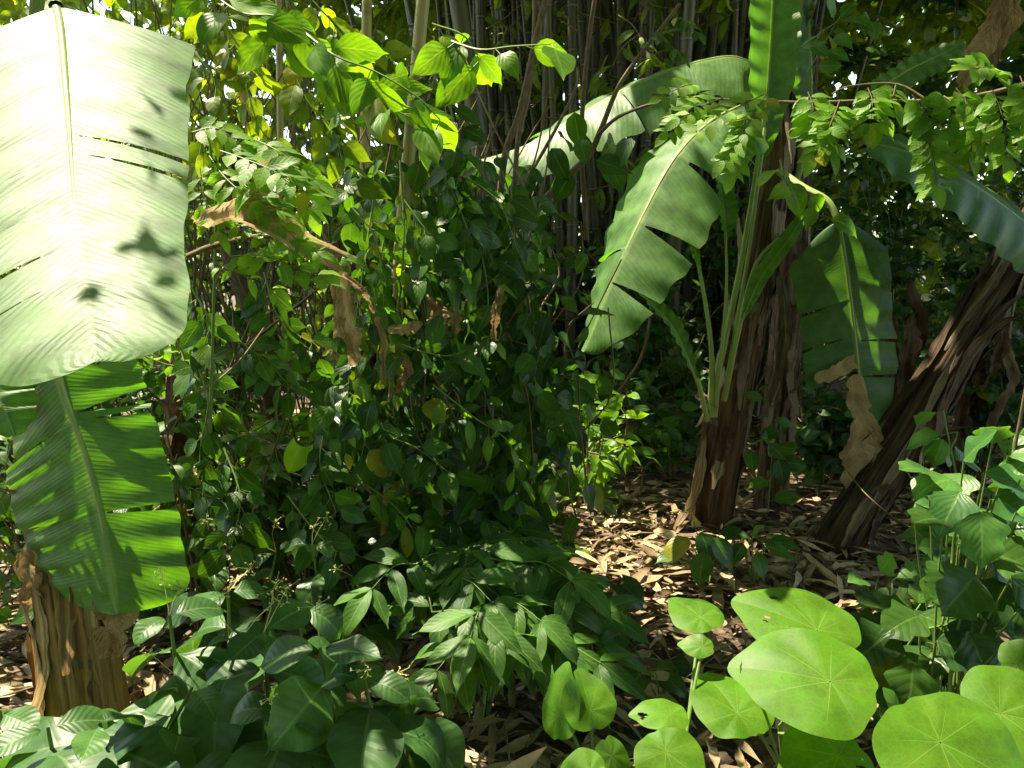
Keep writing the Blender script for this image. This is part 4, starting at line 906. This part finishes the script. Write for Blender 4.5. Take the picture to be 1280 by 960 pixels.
# feathery leaves with small leaflets, left
t = thing('feather_leaved_shrub', 'shrub with feathery light green leaflets right of the huge banana leaf', 'shrub', P(262, 330, 2.5)); ml, ms = MB(), MB()
tube(ms, PL([(262, 560, 2.6), (266, 420, 2.55), (270, 260, 2.5), (262, 180, 2.5)]), [.006, .004], 6, .5, 20)
for k, (pts, npr, L) in enumerate([([(275, 188, 2.4), (310, 200, 2.35), (345, 215, 2.3), (385, 242, 2.3)], 7, .095), ([(262, 195, 2.5), (280, 220, 2.4), (310, 245, 2.3), (352, 262, 2.3)], 7, .09), ([(300, 225, 2.4), (325, 250, 2.3), (345, 275, 2.3), (372, 300, 2.3)], 6, .085),
        ([(270, 270, 2.5), (310, 285, 2.4), (350, 300, 2.3), (395, 315, 2.3)], 7, .08), ([(290, 320, 2.4), (330, 320, 2.3), (370, 335, 2.3), (400, 345, 2.3)], 6, .085), ([(272, 330, 2.4), (295, 340, 2.3), (320, 352, 2.3), (342, 362, 2.3)], 4, .07),
        ([(345, 190, 2.6), (360, 220, 2.5), (385, 262, 2.5)], 5, .09), ([(250, 210, 2.5), (256, 250, 2.45), (275, 290, 2.4)], 5, .085), ([(310, 170, 2.6), (350, 190, 2.5), (395, 225, 2.5)], 6, .09), ([(340, 300, 2.5), (380, 310, 2.4), (425, 320, 2.4)], 5, .08), ([(240, 165, 2.5), (270, 160, 2.5), (300, 180, 2.5)], 5, .09)]):
    pinnate(ml, ms, PL(pts), npr, L, .25, fam_=ELC if k % 2 else PN, nrm=(.1, -.6, .8))
ms.build('stem', M['greenstem'], t); ml.build('foliage', M['pinnate'], t)

# leaflet branches, upper right
t = thing('leaflet_branch', 'long horizontal branch hung with rows of fresh green leaflets at the upper right', 'branch', P(1290, 110, 2.3)); ml, ms = MB(), MB()
tube(ms, PL([(1300, 100, 2.2), (1230, 118, 2.25), (1160, 126, 2.3), (1090, 126, 2.35), (1000, 128, 2.4), (900, 124, 2.45), (815, 118, 2.5)]), [.007, .005, .003], 6, .5, 30)
tube(ms, PL([(1160, 126, 2.3), (1120, 105, 2.35), (1060, 108, 2.4), (1040, 118, 2.4)]), [.004, .002], 5, .5, 12)
for (x0, y0, x1, y1, npr, L, Y_) in [(955, 118, 870, 165, 5, .062, 2.35), (905, 122, 850, 150, 4, .06, 2.4), (880, 122, 835, 165, 4, .06, 2.45), (960, 115, 905, 200, 7, .062, 2.3), (935, 130, 915, 215, 6, .064, 2.3), (1010, 115, 1015, 165, 6, .075, 2.35), (1050, 125, 1018, 195, 7, .068, 2.3), (1085, 110, 1088, 155, 5, .07, 2.3),
        (1030, 140, 1042, 190, 5, .07, 2.3), (1140, 118, 1172, 185, 8, .078, 2.2), (1150, 155, 1172, 232, 7, .066, 2.15), (1195, 110, 1232, 180, 7, .078, 2.15), (1240, 110, 1258, 195, 8, .074, 2.1), (1275, 95, 1290, 170, 6, .08, 2.1), (1200, 150, 1215, 190, 4, .07, 2.2), (1120, 105, 1100, 160, 4, .068, 2.35), (870, 105, 830, 120, 4, .06, 2.5), (1250, 95, 1215, 85, 5, .07, 2.2), (1180, 120, 1190, 145, 4, .075, 2.2)]:
    pinnate(ml, ms, PL([(x0, y0, Y_), ((x0 + x1) / 2 + 4, (y0 + y1) / 2 - 5, Y_ - .05), (x1, y1, Y_ - .06)]), npr + 2, L * .98, .10, nrm=(rs.randn() * .12, -.72, .72), ang=1.0)
ms.build('stem', M['twig'], t); ml.build('foliage', M['pinnate'], t)

# ================================================================== BIG-LEAVED SHRUBS, LOWER LEFT
def whorl_bush(name, label, cat, stems, L, fam_, mat, smat='greenstem', flowers=0, npairs=4, seed=0, down=.35, ws=1.45):
    t = thing(name, label, cat, P(*stems[0][0])); ml = MB(); tips = []
    for st in stems:
        C = spline(PL(st), 24); ms = MB(); tube(ms, C, [.008, .004], 6, rs.rand()); ms.build('stem', M[smat], t)
        a = rs.uniform(0, 6.28)
        for j in range(npairs):
            s = 1 - j * .16 - (0 if j else 0); i = int(np.clip(s * 23, 0, 23)); a += 1.57 + rs.randn() * .25
            for sd in (0, 3.14):
                b_ = a + sd + rs.randn() * .2
                d = np.array([math.cos(b_), math.sin(b_) * .8 - .15, -down + .25 - .18 * j + rs.randn() * .15])
                Lk = L * rs.uniform(.75, 1.1) * (.55 if j == 0 else 1.)
                p = C[i] + unit(d) * .015
                leaves(ml, fam_, p, d, np.array([rs.randn() * .25, rs.randn() * .25 - .25, 1.]), Lk, None, ws * rs.uniform(.9, 1.15))
        tips.append(C[-1])
    for k in range(flowers):
        p = tips[k % len(tips)]; e = p + np.array([rs.randn() * .05, -.04 + rs.randn() * .03, rs.uniform(.05, .14)])
        mf = MB(); tube(mf, np.array([p, (p + e) / 2 + rs.randn(3) * .008, e]), [.0013, .0008], 4)
        for q in range(9):
            f = e + rs.randn(3) * .013; tube(mf, np.array([e, (e + f) / 2, f]), .0006, 3); d, nr = hang(2, 0, .5, .5); leaves(mf, PN, np.repeat(f[None], 2, 0), d, nr, .007)
        mf.build('flower_cluster', M['flower'], t)
    ml.build('foliage', M[mat], t)
    return t
whorl_bush('coffee_shrub', 'coffee like shrub with big quilted leaves and pale flower buds before the tan banana stem', 'shrub',
    [[(235, 1040, 2.0), (225, 880, 1.95), (212, 770, 1.85)], [(250, 1040, 1.9), (270, 900, 1.85), (300, 800, 1.8)], [(330, 1040, 1.9), (335, 900, 1.85), (330, 790, 1.8)], [(300, 1000, 2.2), (290, 850, 2.2), (285, 740, 2.2)], [(180, 1040, 1.8), (200, 940, 1.75), (240, 860, 1.7)]], .25, EL, 'coffee', flowers=9, npairs=4)
whorl_bush('coffee_shrub', 'coffee like shrub with drooping dark leaves at the bottom left of the compound leaved shrub', 'shrub',
    [[(430, 1060, 1.7), (420, 920, 1.7), (400, 810, 1.65)], [(460, 1060, 1.65), (470, 930, 1.65), (455, 850, 1.6)], [(380, 1060, 1.6), (370, 950, 1.6), (350, 890, 1.55)], [(500, 1060, 1.8), (510, 950, 1.8), (500, 880, 1.75)], [(350, 1000, 2.1), (370, 860, 2.1), (380, 760, 2.1)]], .25, EL, 'coffee', flowers=4, npairs=4)
whorl_bush('coffee_shrub', 'coffee like shrub spreading long leaves flat into the bottom left corner', 'shrub',
    [[(150, 1080, 1.7), (140, 980, 1.65), (125, 905, 1.6)], [(60, 1080, 1.6), (70, 980, 1.6), (60, 910, 1.6)], [(20, 1080, 1.9), (10, 950, 1.9), (0, 890, 1.9)], [(240, 1080, 1.5), (225, 1000, 1.5), (215, 950, 1.5)]], .24, EL, 'coffee', npairs=3, down=.25)
whorl_bush('coffee_shrub', 'slender coffee like shrub with small buds behind the nearer coffee leaves', 'shrub',
    [[(400, 900, 2.5), (400, 760, 2.5), (390, 680, 2.5)], [(330, 900, 2.6), (335, 760, 2.6), (345, 690, 2.6)], [(450, 900, 2.5), (445, 780, 2.5), (440, 720, 2.5)], [(270, 880, 2.6), (262, 760, 2.6), (265, 670, 2.6)]], .19, EL, 'dark', flowers=6, npairs=4)
t = bush('leafy_seedling', 'small bright seedling with narrow leaves among the dark coffee leaves', 'plant', P(345, 1000, 1.6) * [1, 1, 0] + [0, 0, .15], .42, .08, 3, 14, .075, ELC, 'bright', 'greenstem', sub=0, r=.003)

# ================================================================== COMPOUND-LEAVED SHRUB, CENTRE BOTTOM
t = thing('compound_leaved_shrub', 'shrub with compound fans of pointed leaflets at the middle of the path edge', 'shrub', G(600, 880)); ml, ms = MB(), MB()
bx = G(600, 880)
for k, (x, y, Y_) in enumerate([(560, 725, 2.55), (590, 685, 2.7), (640, 705, 2.6), (610, 755, 2.45), (540, 765, 2.4), (670, 755, 2.55), (640, 665, 2.9), (560, 655, 3.0), (600, 805, 2.35), (520, 705, 2.6), (660, 805, 2.4), (690, 695, 2.8)]):
    tip = P(x, y, Y_); C = spline([bx + rs.randn(3) * [.08, .08, 0], bx * .45 + tip * .55 + [0, 0, .06], tip], 14); tube(ms, C, [.007, .004], 6, rs.rand())
    for j in range(rs.randint(2, 4)):
        a = rs.uniform(0, 6.28); d = np.array([math.cos(a), math.sin(a) * .7 - .25, .12]); L = rs.uniform(.16, .26)
        pinnate(ml, ms, np.array([tip, tip + d * L * .5 + [0, 0, .02], tip + d * L + [0, 0, -.03]]), 3, .20, .3, fam_=ELC, nrm=(0, -.45, .9), r=.003)
ms.build('stem', M['greenstem'], t); ml.build('foliage', M['compound'], t)

# ================================================================== SMALL PLANTS ALONG THE LITTER
def herb(name, label, cat, px, py, items, fam_, mat, smat='greenstem'):
    b = G(px, py); t = thing(name, label, cat, b); ml, ms = MB(), MB()
    for (x, y, dY, L, dx, dz) in items:
        p = P(x, y, b[1] + dY); tube(ms, spline([b, b * .4 + p * .6 + [0, 0, .02], p], 10), [.004, .002], 5, rs.rand())
        leaves(ml, fam_, p, np.array([dx, -.35, dz]), np.array([rs.randn() * .2, -.45, .9]), L, None, 1.1)
    ms.build('stem', M[smat], t); ml.build('foliage', M[mat], t); return t
herb('forest_herb', 'sunlit herb with rounded leaves at the foot of the upright banana stem', 'plant', 885, 735, [(860, 672, 0, .20, -.6, -.4), (875, 665, .1, .2, .2, -.5), (890, 672, 0, .2, .5, -.6), (850, 690, 0, .15, -.8, -.1), (900, 665, .2, .17, .8, .0), (880, 690, -.1, .18, -.2, -.8), (868, 655, .2, .16, -.1, .5)], OV, 'vine')
herb('forest_herb', 'small herb with pale lit leaves just right of the banana stem base', 'plant', 940, 735, [(930, 680, 0, .14, -.5, -.5), (945, 690, 0, .15, .2, -.8), (955, 680, 0, .18, .8, -.3), (925, 672, .1, .12, -.5, .2), (962, 676, .1, .16, .9, .0), (940, 672, .1, .12, .2, .5)], OV, 'vine')
herb('heart_leaved_herb', 'dark herb with quilted heart shaped leaves on the litter beside the compound leaved shrub', 'plant', 745, 830, [(700, 765, 0, .15, -.4, -.6), (722, 750, .1, .15, .1, -.5), (765, 775, -.05, .15, .1, -.8), (775, 730, .3, .15, .4, -.2), (752, 738, .3, .12, -.3, -.2), (840, 828, -.1, .12, .3, -.5), (720, 790, 0, .13, -.2, -.7)], HT, 'dark')
herb('forest_herb', 'tiny pale seedling on the litter edge below the sunny shrub', 'plant', 720, 705, [(705, 682, 0, .09, -.6, .2), (716, 680, 0, .1, .3, -.5), (725, 688, 0, .1, .6, -.4), (698, 676, 0, .08, -.8, .3)], OV, 'bright')
herb('forest_herb', 'little plant with dark round leaves near the bright round leaves on the litter', 'plant', 825, 880, [(800, 842, 0, .10, -.4, -.4), (818, 835, 0, .1, .2, .2), (835, 850, 0, .09, .6, -.4), (845, 862, 0, .08, .3, -.7)], HT, 'vine')
herb('ferny_herb', 'feathery dark weed on the litter left of the lobed shrub', 'plant', 1090, 760, [(1080, 725, 0, .12, -.5, .2), (1100, 715, 0, .13, .1, .6), (1120, 722, 0, .12, .6, .1), (1095, 740, 0, .12, -.3, -.5), (1112, 738, 0, .1, .5, -.4), (1130, 715, .1, .1, .4, .5)], LB, 'lobed')
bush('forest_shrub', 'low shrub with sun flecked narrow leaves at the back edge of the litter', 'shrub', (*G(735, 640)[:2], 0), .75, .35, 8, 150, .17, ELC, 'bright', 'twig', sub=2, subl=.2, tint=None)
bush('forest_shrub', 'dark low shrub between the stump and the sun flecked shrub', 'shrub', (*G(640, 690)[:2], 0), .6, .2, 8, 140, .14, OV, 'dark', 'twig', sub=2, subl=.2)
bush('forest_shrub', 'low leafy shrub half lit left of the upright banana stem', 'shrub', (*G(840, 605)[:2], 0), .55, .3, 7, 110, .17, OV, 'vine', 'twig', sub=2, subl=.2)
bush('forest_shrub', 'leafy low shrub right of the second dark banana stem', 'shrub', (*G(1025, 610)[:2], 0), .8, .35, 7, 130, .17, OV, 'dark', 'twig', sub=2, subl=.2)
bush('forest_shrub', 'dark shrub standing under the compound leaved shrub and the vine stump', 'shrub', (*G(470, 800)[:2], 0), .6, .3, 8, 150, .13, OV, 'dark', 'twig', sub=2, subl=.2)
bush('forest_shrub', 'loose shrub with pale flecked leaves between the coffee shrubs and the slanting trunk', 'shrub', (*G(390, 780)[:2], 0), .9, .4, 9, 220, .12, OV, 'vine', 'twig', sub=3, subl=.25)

# ================================================================== LOBED SHRUB, RIGHT
def lobed(label, items, base, mat='lobed'):
    items = [(x, y, Y_, L * .78, dx, dz) for x, y, Y_, L, dx, dz in items] + [(x + rs.randn() * 25, y + 12 + rs.randn() * 25, Y_ + .12, L * .65, -dx, dz - .2) for x, y, Y_, L, dx, dz in items]
    t = thing('lobed_leaf_shrub', label, 'shrub', base); ml, ms = MB(), MB(); base = np.asarray(base, float)
    for (x, y, Y_, L, dx, dz) in items:
        p = P(x, y, Y_); tube(ms, spline([base + rs.randn(3) * [.03, .03, 0], base * .4 + p * .6 + [0, .03, .03], p], 12), [.006, .0025], 5, rs.rand())
        leaves(ml, LB, p, np.array([dx, -.4, dz]), np.array([rs.randn() * .15, -.4, .9]), L, None, 1.1)
    ms.build('stem', M['greenstem'], t); ml.build('foliage', M[mat], t)
lobed('fresh green shrub with lobed leaves at the right edge under the pale stalk', [(1190, 600, 2.3, .2, -.9, .0), (1205, 575, 2.3, .18, .3, .6), (1230, 590, 2.25, .2, .6, -.2), (1200, 615, 2.2, .2, -.5, -.5), (1245, 620, 2.2, .22, .5, -.5), (1260, 570, 2.3, .18, .7, .5), (1160, 590, 2.3, .16, -.8, .3), (1225, 640, 2.1, .2, -.1, -.8), (1270, 640, 2.1, .2, .7, -.2), (1240, 555, 2.4, .16, -.2, .7), (1275, 600, 2.2, .2, .5, .2)], (P(1230, 600, 2.3)[0], 2.35, 0))
lobed('deep green shrub with lobed leaves at the right above the round bright leaves', [(1235, 690, 2.1, .25, .6, -.2), (1180, 650, 2.2, .2, -.6, .2), (1220, 720, 2.05, .24, -.6, -.3), (1265, 720, 2.0, .24, .4, -.4), (1150, 770, 2.2, .2, -.9, -.1), (1170, 800, 2.1, .24, .6, -.2), (1115, 790, 2.2, .22, -.7, -.2), (1185, 745, 2.2, .2, -.4, .1), (1275, 760, 2.0, .2, .3, -.6), (1100, 755, 2.4, .17, -.5, .3), (1210, 790, 2.0, .22, .2, -.6), (1140, 830, 2.0, .2, -.2, -.5), (1250, 810, 1.9, .22, .1, -.6)], (P(1200, 780, 2.1)[0], 2.15, 0), 'dark')
bush('lobed_leaf_shrub', 'bushy clump of mid green lobed leaves filling the right edge behind the taller lobed leaves', 'shrub', (P(1235, 700, 2.5)[0], 2.5, 0), 1.0, .32, 10, 130, .13, LB, 'lobed', 'greenstem', sub=2, subl=.2)
bush('lobed_leaf_shrub', 'low clump of dark lobed leaves on the litter behind the round bright leaves', 'shrub', (P(1130, 800, 2.3)[0], 2.3, 0), .5, .3, 9, 90, .13, LB, 'dark', 'greenstem', sub=2, subl=.15)
herb('forest_herb', 'weed with one yellowed leaf at the right edge', 'plant', 1262, 920, [(1262, 795, -.1, .09, -.8, .0), (1275, 780, -.1, .09, .4, .5)], OV, 'litter')

# ================================================================== ROUND BRIGHT LEAVES, LOWER RIGHT
def pel_plant(label, base, node, items):
    t = thing('round_leaved_sapling', label, 'sapling', base); b = MB(); base = np.asarray(base, float); node = np.asarray(node, float)
    tube(b, spline([base, base * .5 + node * .5 + [.03, 0, 0], node], 14), [.009, .006], 8); b.build('stem', M['greenstem'], t)
    for k, (x, y, Y_, rx, nrm, tip, holes, tint, asp) in enumerate(items):
        peltate(t, P(x, y, Y_), rx, nrm, tip, node + np.array([0, 0, rs.uniform(-.12, .0)]), seed=int(x), holes=holes, tint=tint, aspect=asp)
def gp(x, y, Y_): p = P(x, y, Y_); return np.array([p[0], p[1], 0])
pel_plant('round leaved sapling whose largest leaf is chewed with holes, in front of the litter', gp(970, 900, 1.72), P(975, 905, 1.68), [
    (1022, 788, 1.72, .132, (.05, -.36, .93), (-.75, .45, .35), ((-.25, .85, .09), (.35, .98, .06), (-1.0, .55, .04), (-1.15, .7, .04)), .45, .95),
    (1038, 852, 1.52, .138, (-.05, -.42, .9), (-1, .25, .35), ((2.0, 1.02, .07),), .65, .9),
    (922, 892, 1.62, .088, (.05, -.36, .93), (-.3, .8, .3), (), .35, 1.),
    (935, 838, 1.6, .034, (.6, -.5, .6), (0, .3, -.9), (), .7, 1.),
    (1048, 945, 1.48, .095, (.1, -.4, .9), (-.9, -.3, -.2), ((-2.2, .5, .10), (-1.5, .65, .07)), .6, 1.)])
pel_plant('round leaved sapling with one broad sunlit leaf cut by the bottom edge of the picture', gp(1190, 990, 1.42), P(1190, 1010, 1.40), [
    (1175, 928, 1.38, .14, (.12, -.5, .85), (.5, -.8, -.3), ((1.2, .6, .03), (-2.4, 1.0, .08)), .55, 1.05),
    (1250, 892, 1.55, .11, (-.25, -.6, .76), (.9, -.3, -.1), (), .4, 1.),
    (1275, 830, 1.7, .06, (-.4, -.6, .7), (.9, -.2, .1), (), .7, 1.),
    (1118, 880, 1.6, .026, (.5, -.7, .4), (-.5, .3, .7), (), .8, .8)])
pel_plant('round leaved sapling with upright bright leaves at the bottom middle', gp(745, 990, 1.6), P(748, 985, 1.55), [
    (738, 888, 1.6, .060, (.1, -.75, .65), (-.2, .7, .5), (), .4, 1.),
    (698, 895, 1.62, .075, (-.75, -.6, .3), (-.1, .2, .95), (), .5, .75),
    (765, 945, 1.5, .055, (.55, -.6, .55), (.4, -.5, -.7), (), .8, .8),
    (738, 965, 1.45, .05, (-.1, -.6, .8), (-.8, -.4, .1), (), .6, 1.)])
pel_plant('small round leaved sapling right of the one with upright bright leaves', gp(845, 960, 1.62), P(850, 960, 1.58), [
    (838, 893, 1.6, .060, (.1, -.25, .95), (-.95, .1, -.1), ((-.1, 1.0, .16),), .9, .75),
    (832, 940, 1.5, .072, (.0, -.55, .84), (.3, -.8, -.3), (), .5, 1.),
    (878, 808, 1.75, .038, (-.1, -.5, .8), (-.8, .2, .1), (), .8, .8),
    (876, 772, 1.85, .070, (0, -.3, .95), (-.5, .7, .3), (), .15, .9)])
